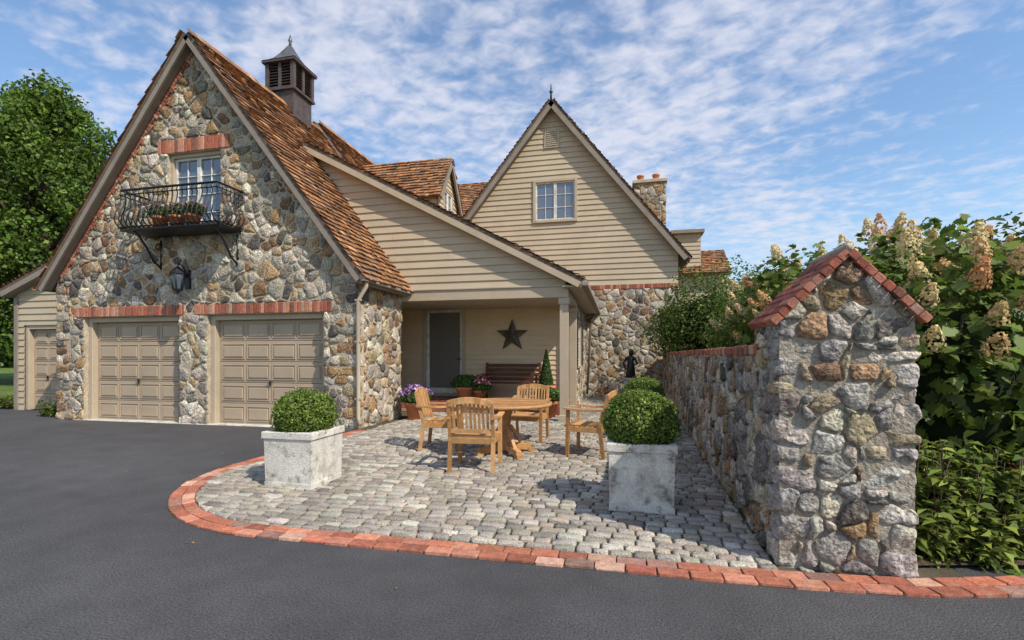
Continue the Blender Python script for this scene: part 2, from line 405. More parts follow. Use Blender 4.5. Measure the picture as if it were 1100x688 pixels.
# ---------------------------------------------------------------- ground
def sheet(name,pts,z,mat):
    mb=MB(); mb.add([(x,y,z) for x,y in pts],[tuple(range(len(pts)))]); return mb.obj(name,mat)
sheet('grass_ground',[(-500,-500),(500,-500),(500,500),(-500,500)],-.012,mGrass)
sheet('asphalt_driveway',[(-32,-16),(16,-16),(16,3.2),(2.5,3.6),(2.5,13),(-15.8,13),(-17,10.2),(-32,9.2)],0,mAsph)
path=[]
for x,y in [(4.2,4.15),(3.3,3.8),(2.5,3.5),(1.85,3.34),(1.1,3.28)]: path.append((x,y))
x=.8
while x>-2.8: path.append((x,3.27)); x-=.3
for i in range(0,25):
    a=math.radians(-90-90*i/24); path.append((-2.9+2.05*math.cos(a),5.32+2.05*math.sin(a)))
y=5.6
while y<8.3: path.append((-4.95,y)); y+=.3
path.append((-4.95,8.34))
seg=[0]
for i in range(1,len(path)): seg.append(seg[-1]+math.hypot(path[i][0]-path[i-1][0],path[i][1]-path[i-1][1]))
def PT(s):
    s=max(0,min(s,seg[-1]-1e-4))
    for i in range(1,len(seg)):
        if s<=seg[i]:
            t=(s-seg[i-1])/(seg[i]-seg[i-1]);p=path[i-1];q=path[i]
            d=(q[0]-p[0],q[1]-p[1]);l=math.hypot(*d);return (p[0]+t*d[0],p[1]+t*d[1]),(d[1]/l,-d[0]/l)
mb=MB()
fz=frame((0,0,.004),(1,0,0),(0,1,0),(0,0,1))
for row,(o0,o1,st,bl) in enumerate([(0,.108,0,.205),(.114,.222,.1,.203)]):
    s=st
    while s<seg[-1]-.05:
        p,n=PT(s);q,m=PT(s+bl-.008)
        e=U(-.005,.005)
        P=[(p[0]+n[0]*(o0+e),p[1]+n[1]*(o0+e)),(q[0]+m[0]*(o0+e),q[1]+m[1]*(o0+e)),(q[0]+m[0]*(o1+e),q[1]+m[1]*(o1+e)),(p[0]+n[0]*(o1+e),p[1]+n[1]*(o1+e))]
        c=pick([((.41,.145,.085),4),((.48,.205,.13),3.5),((.32,.11,.07),2),((.52,.30,.215),1.8),((.27,.15,.115),1.3)])
        pebble(mb,fz,P[::-1] if area(P)<0 else P,U(.013,.018),c,jit=.006,tilt=.02,rings=((1,0),(.99,.8),(.95,1)),cz=1.0,cut=(.06,.94),sm=False)
        s+=bl
mb.obj('brick_edging',mBrick)
pav=[(1.3,17),(-1.2,17),(-1.2,12.5),(-6.5,12.5),(-6.5,10.2),(-4.95,10.2)]
base=[(PT(s)[0]) for s in np.linspace(1.2,seg[-1],80)]
sheet('patio_bed',[(2.2,3.6),(1.45,17)]+pav[1:]+base[::-1],.004,mJoint)
mb=MB()
SP=[((.37,.335,.28),5),((.42,.385,.325),4.5),((.31,.28,.235),4),((.37,.31,.245),3),((.47,.435,.37),2),((.24,.215,.185),2)]
y=3.50
while y<16.9:
    h=U(.10,.125) ; x=-5-U(0,.2)
    while x<1.6:
        w=U(.11,.225)
        P=[(x,y+U(0,.01)),(x+w-.014,y+U(0,.01)),(x+w-.014,y+h-.014+U(-.007,.003)),(x,y+h-.014+U(-.007,.003))]
        x+=w
        cx=x-w/2;cy=y+h/2
        if cy>10.2 and cx<-4.9: continue
        if cy>11.3 and cx<-1.2: continue
        wy=.03*math.sin(cx*1.3+cy*.7)
        P=[(a,b+wy) for a,b in P]; cy+=wy
        P=clip(P,-1,0,4.71)
        if len(P)>2: P=clip(P,0,-1,-3.50)
        if len(P)>2: P=clip(P,1,.0,1.04+max(0,(cy-4)*.035))
        if len(P)>2 and cx<-2.9 and cy<5.32:
            dx,dy=cx+2.9,cy-5.32;l=math.hypot(dx,dy)
            if l>2.0: continue
            if l>1.5: P=clip(P,dx/l,dy/l,(dx*-2.9+dy*5.32)/l+1.82)
        if len(P)>2:
            wave=.014*noise.noise(Vector((cx*.9,cy*.9,0)))
            f2=frame((0,0,.006+wave+U(-.004,.004)),(1,0,0),(0,1,0),(0,0,1))
            k=1+.3*noise.noise(Vector((cx*.5,cy*.5,3)))
            c=tuple(v_*k for v_ in pick(SP))
            pebble(mb,f2,P,U(.014,.026),c,jit=.034,tilt=.07,rings=((1,0),(.96,.7),(.83,1)),cz=1.03,cut=(.1,.5,.9))
    y+=h
mb.obj('cobblestone_patio',mSett)

# ---------------------------------------------------------------- house
house=empty('stone_house')
fF=frame((0,8.4,0),(1,0,0),(0,0,1),(0,-1,0))
XL,XR,XC,ZE,ZA=-12.5,-4.97,-8.70,3.15,8.03
gar=[(XL,0),(XR,0),(XR,ZE),(XC,ZA),(XL,ZE)]
D1=(-11.72,-9.12,-.1,2.3);D2=(-8.42,-5.66,-.1,2.3)
B1=(-12.0,-9.0,2.3,2.53);B2=(-8.72,-5.5,2.3,2.53)
W1=(-9.42,-8.08,4.05,5.75);BW=(-9.66,-7.84,5.75,6.06)
mb=MB(); flat(mb,fF,gar,[D1,D2,W1],w=.015)
for h in (D1,D2,W1):
    x0,x1,z0,z1=h; z0=max(z0,0)
    for a,b in (((x0,z0),(x0,z1)),((x1,z0),(x1,z1)),((x0,z1),(x1,z1))):
        mb.add([fF(a[0],a[1],0.015),fF(b[0],b[1],0.015),fF(b[0],b[1],-.35),fF(a[0],a[1],-.35)],[(0,1,2,3)])
mb.add([(XR+.012,8.42,0),(XR+.012,10.3,0),(XR+.012,10.3,ZE),(XR+.012,8.42,ZE)],[(0,1,2,3)])
mb.add([(XL,8.4,0),(XL,22,0),(XL,22,ZE),(XL,8.4,ZE)],[(0,1,2,3)])
mb.add([(XR,10.3,0),(-6.5,10.3,0),(-6.5,10.3,ZE),(XR,10.3,ZE)],[(0,1,2,3)])
mb.obj('garage_walls',mMortar,house)
mb=MB()
gs=[(XL-.02,0),(XR+.02,0),(XR+.02,ZE-.15),(XC,ZA-.2),(XL-.02,ZE-.15)]
quo=[]
for side in (0,1):
    z=0;i=0
    while z<2.95:
        h=U(.14,.26);l=(.34 if i%2 else .18)*U(.8,1.2)
        if side==0: q=(XL-.02,XL+l,z,z+h); c=(XL+l/2-.01,8.4+.02,z+h/2); hw=l/2+.01
        else: q=(XR-l,XR+.02,z,z+h); c=(XR-l/2+.01,8.4+.1,z+h/2); hw=l/2+.01
        l2=.18 if i%2 else .30
        rblock(mb,(c[0],8.4+(l2-.04)/2,c[2]),(hw+.005,l2/2+.02,h/2-.01),pick(PAL),n=5,amp=.03)
        quo.append((q[0]-.01,q[1]+.015,q[2],q[3])); z+=h;i+=1
stones(mb,fF,gs,[D1,D2,B1,B2,W1,BW]+quo,s=.165,asp=1.3,gap=.012,d=.037,drop=.32)
fS=frame((XR,8.4,0),(0,1,0),(0,0,1),(1,0,0))
stones(mb,fS,[(.25,0),(1.92,0),(1.92,ZE-.28),(.25,ZE-.28)],[],s=.165,gap=.012,d=.037,drop=.3)
mb.obj('garage_fieldstone',mStone,house)
mb=MB()
bricks_line(mb,fF,B1[0],B1[1],2.31,2.52,-.3,.035); bricks_line(mb,fF,B2[0],B2[1],2.31,2.52,-.3,.035)
bricks_line(mb,fF,BW[0],BW[1],5.76,6.04,-.1,.035)
bricks_line(mb,fS,.0,1.9,ZE-.28,ZE-.1,-.05,.03)
for sgn in (-1,1):
    x0=XL if sgn<0 else XR
    a=Vector((x0,8.4,ZE));b=Vector((XC,8.4,ZA));d=(b-a);l=d.length;d.normalize()
    n=Vector((-d.z*sgn,0,d.x*sgn))
    if n.z>0:n=-n
    s=.15
    while s<l-.12:
        k=.17 if int(s/.16)%2 else .11
        p_=a+d*(s+.035)+n*(k/2)
        cbox(mb,p_+Vector((0,-.01,0)),d*.034,n*k/2,Vector((0,-.045+U(-.004,.004),0)),.005,pick(BR)); s+=.08
mb.obj('brick_trim',mBrick,house)
def garage_door(h,y,cols,rows,nm):
    x0,x1,_,z1=h
    f=frame((0,y,0),(1,0,0),(0,0,1),(0,-1,0)); mb=MB()
    fw=.11
    fbox(mb,f,x0,x0+fw,0,z1,-.02,.14,.01);fbox(mb,f,x1-fw,x1,0,z1,-.02,.14,.01);fbox(mb,f,x0+fw,x1-fw,z1-fw,z1,-.02,.14,.01)
    a,b=x0+fw,x1-fw; H=z1-fw; rh=H/rows
    for r in range(rows):
        z=r*rh
        fbox(mb,f,a+.002,b-.002,z+.004,z+rh-.005,-.03,.02,.008,mi=1)
        cw=(b-a-.1)/cols
        for c in range(cols):
            u0=a+.05+c*cw+.045;u1=a+.05+(c+1)*cw-.045; v0=z+.075;v1=z+rh-.075
            for (p0,p1,q0,q1) in ((u0-.015,u1+.015,v1,v1+.015),(u0-.015,u1+.015,v0-.015,v0),(u0-.015,u0,v0,v1),(u1,u1+.015,v0,v1)):
                fbox(mb,f,p0,p1,q0,q1,.021,.036,.006,mi=1)
            fbox(mb,f,u0+.03,u1-.03,v0+.03,v1-.03,.021,.042,.018,mi=1)
    cx=(a+b)/2
    fbox(mb,f,cx-.012,cx+.012,H*.38,H*.38+.1,.037,.07,.004,mi=2)
    fbox(mb,f,cx-.06,cx+.06,H*.38+.04,H*.38+.06,.05,.08,.004,mi=2)
    fbox(mb,f,a,b,0.004,.012,-.03,.03,.002,mi=2)
    mb.obj(nm,[mTrim,mDoor,mIron],house)
garage_door(D1,8.62,4,5,'garage_door_a'); garage_door(D2,8.62,4,5,'garage_door_b')
mb=MB();bx(mb,XL+.5,XR-.4,8.35,8.75,-.05,.012);mb.obj('door_apron',mConc,house)
def window(f,x0,x1,z0,z1,nx,nz_,nm,cas=.07,trim=None,depth=-.06):
    mb=MB()
    fbox(mb,f,x0-cas,x0,z0-cas,z1+cas,-.02,.045);fbox(mb,f,x1,x1+cas,z0-cas,z1+cas,-.02,.045)
    fbox(mb,f,x0,x1,z1,z1+cas,-.02,.043);fbox(mb,f,x0,x1,z0-cas,z0,-.02,.06)
    mid=(x0+x1)/2
    for (a,b) in ((x0,mid-.004),(mid+.004,x1)):
        for q in ((a,a+.045,z0,z1),(b-.045,b,z0,z1)): fbox(mb,f,*q,depth,depth+.05,mi=1)
        for q in ((a+.045,b-.045,z0,z0+.05),(a+.045,b-.045,z1-.05,z1)): fbox(mb,f,*q,depth,depth+.05,mi=1)
        for i in range(1,nx):
            u=a+(b-a)*i/nx; fbox(mb,f,u-.01,u+.01,z0+.05,z1-.05,depth,depth+.035,mi=1)
        for i in range(1,nz_):
            v_=z0+(z1-z0)*i/nz_; fbox(mb,f,a+.045,b-.045,v_-.01,v_+.01,depth,depth+.036,mi=1)
    mb.add([f(x0,z0,depth+.012),f(x1,z0,depth+.012),f(x1,z1,depth+.012),f(x0,z1,depth+.012)],[(0,1,2,3)],mi=2)
    mb.obj(nm,[trim or mTrim,mWhite,mGlass],house)
fW=frame((0,8.5,0),(1,0,0),(0,0,1),(0,-1,0))
window(fW,-9.35,-8.15,4.1,5.68,2,4,'balcony_doors',cas=.07)
def rake(mb,a,b,w,d,y0,y1,mi=0):
    a=Vector(a);b=Vector(b);dd=(b-a).normalized();n=Vector((dd.z,0,-dd.x))
    if n.z>0:n=-n
    c=(a+b)/2+n*w/2; c.y=(y0+y1)/2
    cbox(mb,c,(b-a)/2,Vector((0,(y1-y0)/2,0)),n*w/2,.004,mi=mi)
mb=MB()
dR=Vector((XR-XC,0,ZE-ZA)).normalized();dL=Vector((XL-XC,0,ZE-ZA)).normalized()
nR=Vector((-dR.z,0,dR.x)); nL=Vector((dL.z,0,-dL.x))
top=Vector((XC,0,ZA+.03))
rake(mb,top,top+dR*6.5,.10,.05,8.14,8.19);rake(mb,top,top+dL*6.5,.10,.05,8.14,8.19)
rake(mb,top+dR*.1,top+dR*6.48,.05,.05,8.19,8.37);rake(mb,top+dL*.1,top+dL*6.48,.05,.05,8.19,8.37)
ex=(top+dR*6.48).x;ez=(top+dR*6.48).z
bx(mb,XR,ex-.03,8.2,10.29,ez-.08,ez-.05);bx(mb,ex-.03,ex+.02,8.2,10.28,ez-.1,ez+.06)
bx(mb,ex+.02,ex+.13,8.15,10.25,ez-.06,ez+.04,.03)
mb.obj('garage_rake_and_fascia',mTrimL,house,bevel=.004)
mb=MB()
tube(mb,[(ex+.06,8.3,ez-.02),(ex+.06,8.3,ez-.15),(XR+.08,8.33,ez-.4),(XR+.08,8.33,.25),(XR+.14,8.3,.12)],.04,10)
for z in (.6,1.7,2.5): bx(mb,XR+.02,XR+.14,8.3,8.36,z,z+.03)
mb.obj('downspout',mTrim,house)
roof('garage_roof_right',house,top+Vector((0,8.14,0)),dR,(0,1,0),4.4,6.54)
roof('garage_roof_left',house,top+Vector((0,8.14,0)),dL,(0,1,0),4.4,6.54,expo=.3,wid=.5)
t2=top+Vector((0,12.54,.22))
roof('rear_roof_right',house,t2,dR,(0,1,0),9.5,6.8)
roof('rear_roof_left',house,t2,dL,(0,1,0),9.5,6.8,expo=.3,wid=.5)
mb=MB()
for (n0,ys,zo) in ((28,8.1,0),(59,12.5,.22)):
    for k in range(n0):
        for d,nn in ((dR,nR),(dL,nL)):
            nn=nn if nn.z>0 else -nn
            cbox(mb,top+d*.09+Vector((0,ys+k*.16+.08,zo))+nn*.125,d*.1,Vector((0,.085,0)),nn*.012,.003,pick(SH))
mb.obj('ridge_shingles',mShing,house)
mb=MB(); f=frame((0,12.52,0),(1,0,0),(0,0,1),(0,-1,0))
flat(mb,f,[(XC-3.3,3.9),(XC+3.3,3.9),(XC+.0,ZA+.3),(XC-.01,ZA+.3)]); mb.obj('roof_step',mTrimL,house)
# cupola
mb=MB(); cx,cy=XC,11.35; zo=-.2
bx(mb,cx-.38,cx+.38,cy-.38,cy+.38,7.3,8.62+zo,.01)
bx(mb,cx-.45,cx+.45,cy-.45,cy+.45,8.62+zo,8.70+zo,.02)
for sx in (-1,1):
    for sy in (-1,1): bx(mb,cx+sx*.38-.05,cx+sx*.38+.05,cy+sy*.38-.05,cy+sy*.38+.05,8.7+zo,9.35+zo)
    bx(mb,cx+sx*.39-.03,cx+sx*.39+.03,cy-.04,cy+.04,8.7+zo,9.35+zo);bx(mb,cx-.04,cx+.04,cy+sx*.39-.03,cy+sx*.39+.03,8.7+zo,9.35+zo)
bx(mb,cx-.30,cx+.30,cy-.30,cy+.30,8.7+zo,9.35+zo,mi=1)
for k in range(8):
    z=8.75+zo+k*.075
    for s in (-1,1):
        beam(mb,(cx+s*.37,cy-.35,z),(cx+s*.37,cy+.35,z),.09,.012,side=(s*.7,0,-.7))
        beam(mb,(cx-.35,cy+s*.37,z),(cx+.35,cy+s*.37,z),.09,.012,side=(0,s*.7,-.7))
bx(mb,cx-.49,cx+.49,cy-.49,cy+.49,9.35+zo,9.42+zo,.02)
lathe(mb,[(.70,0),(.56,.06),(.40,.18),(.26,.34),(.14,.50),(.07,.60)],(cx,cy,9.42+zo),4,mi=2,ph=math.pi/4,sm=False)
tube(mb,[(cx,cy,10.0+zo),(cx,cy,10.12+zo),(cx,cy,10.17+zo),(cx,cy,10.34+zo)],[.05,.03,.055,.008],8,mi=2)
mb.obj('cupola',[mLead,mShut,mCopper],house)
# balcony
mb=MB()
bx0,bx1,by0,by1,bz=-9.88,-7.55,7.76,8.38,4.02
bx(mb,bx0,bx1,by0,by1,bz-.05,bz)
tube(mb,[(bx0,by0,bz-.03),(bx1,by0,bz-.03)],.03,6)
def balu(x,y,nx,ny):
    pr=[(0,0),(.09,.06),(.14,.16),(.11,.3),(.03,.46),(0,.62),(.02,.70),(.0,.78)]
    tube(mb,[(x+nx*o_,y+ny*o_,bz+z) for o_,z in pr],.012,5)
n=20
for i in range(n+1): balu(bx0+(bx1-bx0)*i/n,by0,0,-1)
for i in range(1,6):
    y=by0+(by1-by0)*i/6; balu(bx0,y,-1,0);balu(bx1,y,1,0)
for z,o_,r in ((.78,0,.024),(.68,.02,.013),(.02,.03,.016)):
    tube(mb,[(bx0-o_,by1,bz+z),(bx0-o_,by0-o_,bz+z),(bx1+o_,by0-o_,bz+z),(bx1+o_,by1,bz+z)],r,6)
for x in (bx0+.3,bx1-.1):
    pts=[(x,8.36,bz-.7),(x,8.2,bz-.58),(x,8.05,bz-.33),(x,7.9,bz-.14),(x,7.79,bz-.06)]
    tube(mb,pts,.022,6); tube(mb,[(x,8.37,bz-.74),(x,8.37,bz-.05)],.02,6)
    tube(mb,[(x,8.3+.09*math.cos(t)*(1-t/9),bz-.28+.09*math.sin(t)*(1-t/9)) for t in [k*.6 for k in range(13)]],.012,5)
mb.obj('balcony',mIron,house)
mb=MB()
for x in (-9.15,-8.75,-8.35): lathe(mb,[(.0,0),(.1,0),(.14,.2),(.155,.2),(.155,.25),(.13,.25),(.12,.2),(0,.2)],(x,7.98,bz),14)
mb.obj('balcony_pots',mTerra,house)
P=np.vstack([shell((x,7.96,bz+.36),(.24,.18,.14),350,.4)[0] for x in (-9.2,-8.75,-8.3)])
leafobj('balcony_leaves',P,rng.normal(size=P.shape)+np.array([0,0,.8]),rng.uniform(.04,.09,len(P)),gcols(len(P),(.13,.19,.05)),mLeaf,house)
P=np.vstack([shell((x,7.96,bz+.40),(.24,.18,.14),50,.8,lo=-.2)[0] for x in (-9.2,-8.75,-8.3)])
c=np.array([(.45,.04,.05),(.5,.25,.3),(.6,.55,.5)])[rng.integers(0,3,len(P))]
leafobj('balcony_flowers',P,rng.normal(size=P.shape)*.4+np.array([0,-.8,.8]),rng.uniform(.04,.06,len(P)),c,mPetal,house,ovate=True,aspect=.9)
# lantern
mb=MB(); lx,ly,lz=-8.87,8.12,2.95
bx(mb,lx-.06,lx+.06,8.33,8.38,lz-.1,lz+.3)
tube(mb,[(lx,8.35,lz+.1),(lx,8.25,lz+.35),(lx,ly,lz+.4),(lx,ly,lz+.32)],.014,6)
lathe(mb,[(.02,.33),(.06,.30),(.15,.2),(.15,.18)],(lx,ly,lz),6,sm=False)
for k in range(6):
    a=k*math.pi/3; tube(mb,[(lx+.13*math.cos(a),ly+.13*math.sin(a),lz+.18),(lx+.08*math.cos(a),ly+.08*math.sin(a),lz-.14)],.014,4)
lathe(mb,[(.125,.17),(.075,-.13)],(lx,ly,lz),6,mi=1,sm=False)
lathe(mb,[(.1,-.13),(.09,-.16),(.03,-.19),(.01,-.25)],(lx,ly,lz),6,sm=False)
mb.obj('wall_lantern',[mIron,mGlass],house)

# annex
fA=frame((0,9.6,0),(1,0,0),(0,0,1),(0,-1,0))
mb=MB(); an=[(-15.70,0),(-12.5,0),(-12.5,4.3),(-15.70,3.09)]
DA=(-15.42,-14.15,-.1,2.25)
flat(mb,fA,an,[DA],-.002,SC);siding(mb,fA,an,[DA])
fb=frame((-15.70,9.6,0),(0,1,0),(0,0,1),(-1,0,0)); siding(mb,fb,[(0,0),(5,0),(5,3),(0,3)])
mb.obj('annex_siding',mSide,house)
garage_door(DA,9.75,2,5,'annex_door')
mb=MB()
fbox(mb,fA,-15.75,-15.62,0,3.0,0,.05);rake(mb,(-15.92,0,3.12),(-12.5,0,4.42),.14,.05,9.35,9.6)
mb.obj('annex_trim',mTrimL,house)
roof('annex_roof',house,(-12.5,9.35,4.42),(-3.7,0,-1.4),(0,1,0),6,3.68)

# porch / shed wing
YP=10.3
fP=frame((0,YP,0),(1,0,0),(0,0,1),(0,-1,0))
k=.53
def zs(x): return 3.12+k*(-1.08-x)
mb=MB(); sp=[(-7.6,2.95),(-1.12,2.95),(-1.12,zs(-1.12)-.02),(-7.6,zs(-7.6)-.02)]
flat(mb,fP,sp,w=-.002,col=SC);siding(mb,fP,sp)
YB=12.6; fB=frame((0,YB,0),(1,0,0),(0,0,1),(0,-1,0))
DB=(-5.28,-4.22,.3,2.72)
SCW=(.62,.49,.32)
flat(mb,fB,[(-7,.0),(-1.17,.0),(-1.17,2.75),(-7,2.75)],[DB],-.002,SCW);siding(mb,fB,[(-7,.3),(-1.2,.3),(-1.2,2.75),(-7,2.75)],[DB],course=.13,col=SCW)
fl=frame((-6.5,10.3,0),(0,1,0),(0,0,1),(1,0,0)); siding(mb,fl,[(0,0),(2.3,0),(2.3,2.75),(0,2.75)],course=.13,col=SCW)
mb.obj('wing_siding',mSide,house)
mb=MB()
fbox(mb,fP,-4.95,-1.06,2.70,2.95,-.14,.03);fbox(mb,fP,-1.06-.14,-1.06,2.70,2.95,-2.3,-.14)
bx(mb,-6.5,-1.2,10.45,12.6,2.72,2.76)
fbox(mb,fP,-4.95,-1.04,2.93,2.965,.03,.06)
def post(x,y,s=.09,z0=0):
    bx(mb,x-s,x+s,y-s,y+s,z0,2.7,.01);bx(mb,x-s-.025,x+s+.025,y-s-.025,y+s+.025,z0,z0+.16,.01);bx(mb,x-s-.025,x+s+.025,y-s-.025,y+s+.025,2.56,2.7,.01)
post(-1.16,10.4); post(-1.16,12.45)
a=Vector((-0.78,0,zs(-.78)));b=Vector((-7.35,0,zs(-7.35)))
rake(mb,a+Vector((0,0,.03)),b+Vector((0,0,.03)),.13,.05,10.08,10.13)
rake(mb,a,b,.05,.05,10.13,10.3)
bx(mb,-.80,-.75,10.1,16.98,zs(-.78)-.08,zs(-.78)+.06)
bx(mb,-1.17,-.8,10.12,16.98,zs(-.78)-.06,zs(-.78)-.035)
mb.obj('porch_trim',mTrim,house,bevel=.004)
mb=MB(); bx(mb,-.75,-.63,10.05,16.98,zs(-.78)-.05,zs(-.78)+.05,.03)
tube(mb,[(-.69,16.7,zs(-.78)),(-.95,16.8,zs(-.78)-.3),(-1.08,16.8,.1)],.04,8); mb.obj('porch_gutter',mTrimL,house)
roof('wing_roof',house,(-7.4,10.08,zs(-7.4)+.03),(1,0,-k),(0,1,0),6.92,6.62*math.sqrt(1+k*k),wid=.2)
mb=MB(); bx(mb,-6.5,-1.3,11.45,12.6,0,.285)
mb.obj('porch_floor',mMortar,house)
mb=MB(); f=frame((0,11.45,0),(1,0,0),(0,0,1),(0,-1,0))
for r in range(3):
    z=.01+r*.09; u=-6.5+(.1 if r%2 else 0)
    while u<-1.3:
        fbox(mb,f,u,min(u+.19,-1.3),z,z+.08,-.0,.02,.005,pick(BR)); u+=.2
ft=frame((0,11.43,.285),(1,0,0),(0,1,0),(0,0,1))
u=-6.5
while u<-1.3:
    fbox(mb,ft,u,u+.09,0,.2,0,.02,.005,pick(BR))
    for j in range(9): fbox(mb,ft,u,u+.09,.21+j*.107,.21+j*.107+.098,0,.018,.005,pick(BR))
    u+=.1
mb.obj('porch_brick_steps',mBrick,house)
# glazed storm door
mb=MB(); f=frame((0,YB,0),(1,0,0),(0,0,1),(0,-1,0))
x0,x1,z0,z1=DB
fbox(mb,f,x0-.1,x0,z0,z1+.1,-.02,.05);fbox(mb,f,x1,x1+.1,z0,z1+.1,-.02,.05);fbox(mb,f,x0,x1,z1,z1+.1,-.02,.048)
sw=.075
fbox(mb,f,x0,x0+sw,z0+.1,z1,-.07,-.01,mi=3);fbox(mb,f,x1-sw,x1,z0+.1,z1,-.07,-.01,mi=3);fbox(mb,f,x0+sw,x1-sw,z1-sw,z1,-.07,-.01,mi=3);fbox(mb,f,x0+sw,x1-sw,z0+.1,z0+.24,-.07,-.01,mi=3)
fbox(mb,f,x0-.1,x1+.1,z0+.02,z0+.1,-.05,.12)
mb.add([f(x0,z0,-.055),f(x1,z0,-.055),f(x1,z1,-.055),f(x0,z1,-.055)],[(0,1,2,3)],mi=1)
tube(mb,[f(x1-.04,1.35,-.02),f(x1-.04,1.35,.03),f(x1-.14,1.35,.03)],.012,6,mi=2)
mb.obj('porch_door',[mTrim,mGlassD,mIron,mWhite],house)
mb=MB(); c=Vector((-2.8,YB-.06,1.98)); ring=[]
for i in range(10):
    a=math.pi/2+i*math.pi/5; r=.46 if i%2==0 else .19; ring.append(c+Vector((r*math.cos(a),.0,r*math.sin(a))))
mb.add(ring+[c+Vector((0,-.13,0))],[(i,(i+1)%10,10) for i in range(10)]+[tuple(range(10))])
mb.obj('barn_star',mStar,house)
fr=frame((-1.17,12.6,0),(0,1,0),(0,0,1),(1,0,0))
WW=(1.0,2.1,1.15,2.4)
mb=MB(); flat(mb,fr,[(0,0),(4.4,0),(4.4,3.0),(0,3.0)],[WW]);mb.add([(-1.17,12.6,0),(-1.3,12.6,0),(-1.3,12.6,3),(-1.17,12.6,3)],[(0,1,2,3)])
YG=17.0; fG=frame((0,YG,0),(1,0,0),(0,0,1),(0,-1,0))
flat(mb,fG,[(-1.3,0),(1.95,0),(1.95,3.9),(-1.3,3.9)],w=.01)
mb.add([(1.95,YG,0),(1.95,27,0),(1.95,27,5.1),(1.95,YG,5.1)],[(0,1,2,3)])
mb.obj('wing_masonry',mMortar,house)
mb=MB(); stones(mb,fr,[(0,0),(4.4,0),(4.4,2.95),(0,2.95)],[WW,(.45,2.65,1.1,2.45)],s=.2,gap=.013,drop=.25)
stones(mb,fG,[(-1.17,0),(1.97,0),(1.97,3.75),(-1.17,3.75)],[],s=.19,gap=.013,drop=.28)
mb.obj('wing_fieldstone',mStone,house)
window(fr,WW[0],WW[1],WW[2],WW[3],2,3,'wing_window',cas=.06,depth=-.05)
mb=MB()
for a in (.45,2.17):
    fbox(mb,fr,a,a+.48,1.12,2.43,.02,.055)
    for i in range(14): fbox(mb,fr,a+.05,a+.43,1.2+i*.085,1.25+i*.085,.055,.066)
mb.obj('window_shutters',mShut,house)
AX,AZ,SL=-2.33,10.35,1.25
bg=[(-6.6,2.9),(1.95,3.9),(1.95,AZ-SL*4.28),(AX,AZ),(-6.6,AZ-SL*4.27)]
WG=(-3.0,-1.44,6.2,7.72)
mb=MB(); bgs=[(-6.6,3.9),(1.95,3.9)]+bg[2:]
flat(mb,fG,bg,[WG],-.002,SC);siding(mb,fG,bgs,[WG],course=.19,proud=.03)
xd=-5.16; fD=frame((xd,13.1,0),(0,1,0),(0,0,1),(1,0,0))
siding(mb,fD,[(0,5.0),(1.7,5.0),(1.7,6.2),(.85,7.42),(0,6.2)],[(.45,1.25,5.55,6.5)],course=.14)
fd2=frame((0,13.1,0),(1,0,0),(0,0,1),(0,-1,0)); siding(mb,fd2,[(-7.5,5),(xd,5),(xd,6.2),(-7.5,6.2)],course=.14)
mb.obj('gable_siding',mSide,house)
mb=MB(); bricks_line(mb,fG,-1.1,1.97,3.75,3.9,-.02,.04,bw=.09); mb.obj('gable_brick_course',mBrick,house)
fG2=frame((0,YG-.03,0),(1,0,0),(0,0,1),(0,-1,0))
window(fG2,-2.92,-1.52,6.28,7.64,2,3,'gable_window',cas=.09)
window(frame((xd,13.1,0),(0,1,0),(0,0,1),(1,0,0)),.5,1.2,5.6,6.45,1,2,'dormer_window',cas=.05,depth=-.03)
mb=MB(); vc=AX
pts=[(vc-.27,8.85),(vc+.27,8.85),(vc+.27,9.3)]+[(vc+.27*math.cos(t),9.3+.27*math.sin(t)) for t in [i*math.pi/10 for i in range(1,10)]]+[(vc-.27,9.3)]
n=len(pts); mb.add([fG(u,v_,.0) for u,v_ in pts]+[fG(u,v_,.06) for u,v_ in pts],[tuple(range(n,2*n))]+[(i,(i+1)%n,n+(i+1)%n,n+i) for i in range(n)])
for i in range(8):
    z=8.92+i*.07; w=.2 if z<9.3 else .2*math.sqrt(max(.05,1-((z-9.3)/.27)**2)); fbox(mb,fG,vc-w,vc+w,z,z+.03,.061,.085)
mb.obj('gable_vent',mTrim,house)
dGr=Vector((1,0,-SL)).normalized();dGl=Vector((-1,0,-SL)).normalized();tg=Vector((AX,YG-.3,AZ+.05))
mb=MB(); rake(mb,tg,tg+dGr*7.3,.15,.05,YG-.3,YG-.25);rake(mb,tg,tg+dGl*7.3,.15,.05,YG-.3,YG-.25)
rake(mb,tg,tg+dGr*7.3,.06,.05,YG-.25,YG);rake(mb,tg,tg+dGl*7.3,.06,.05,YG-.25,YG)
tube(mb,[tg,tg+Vector((0,0,.25)),tg+Vector((0,0,.3)),tg+Vector((0,0,.36)),tg+Vector((0,0,.6))],[.04,.03,.07,.03,.008],8,mi=1)
td=Vector((xd+.15,13.95,7.45)); dd1=Vector((0,-1,-1.45)).normalized();dd2=Vector((0,1,-1.45)).normalized()
for d in (dd1,dd2):
    n=d.cross(Vector((1,0,0))); n=n if n.z<0 else -n
    cbox(mb,td+d*.85+n*.06,d*.86,Vector((.03,0,0)),n*.06,.004)
mb.obj('gable_rake_trim',[mTrimL,mIron],house)
roof('gable_roof_right',house,tg,dGr,(0,1,0),10.5,7.35)
roof('gable_roof_left',house,tg,dGl,(0,1,0),10.5,7.35)
roof('dormer_roof_front',house,td+Vector((-3.4,0,0)),dd1,(1,0,0),3.4,1.75,expo=.13)
roof('dormer_roof_back',house,td+Vector((-3.4,0,0)),dd2,(1,0,0),3.4,1.75,expo=.13)
roof('main_roof_front',house,(-13,21,9.25),(0,-1,-1.1),(1,0,0),9.5,6.5)
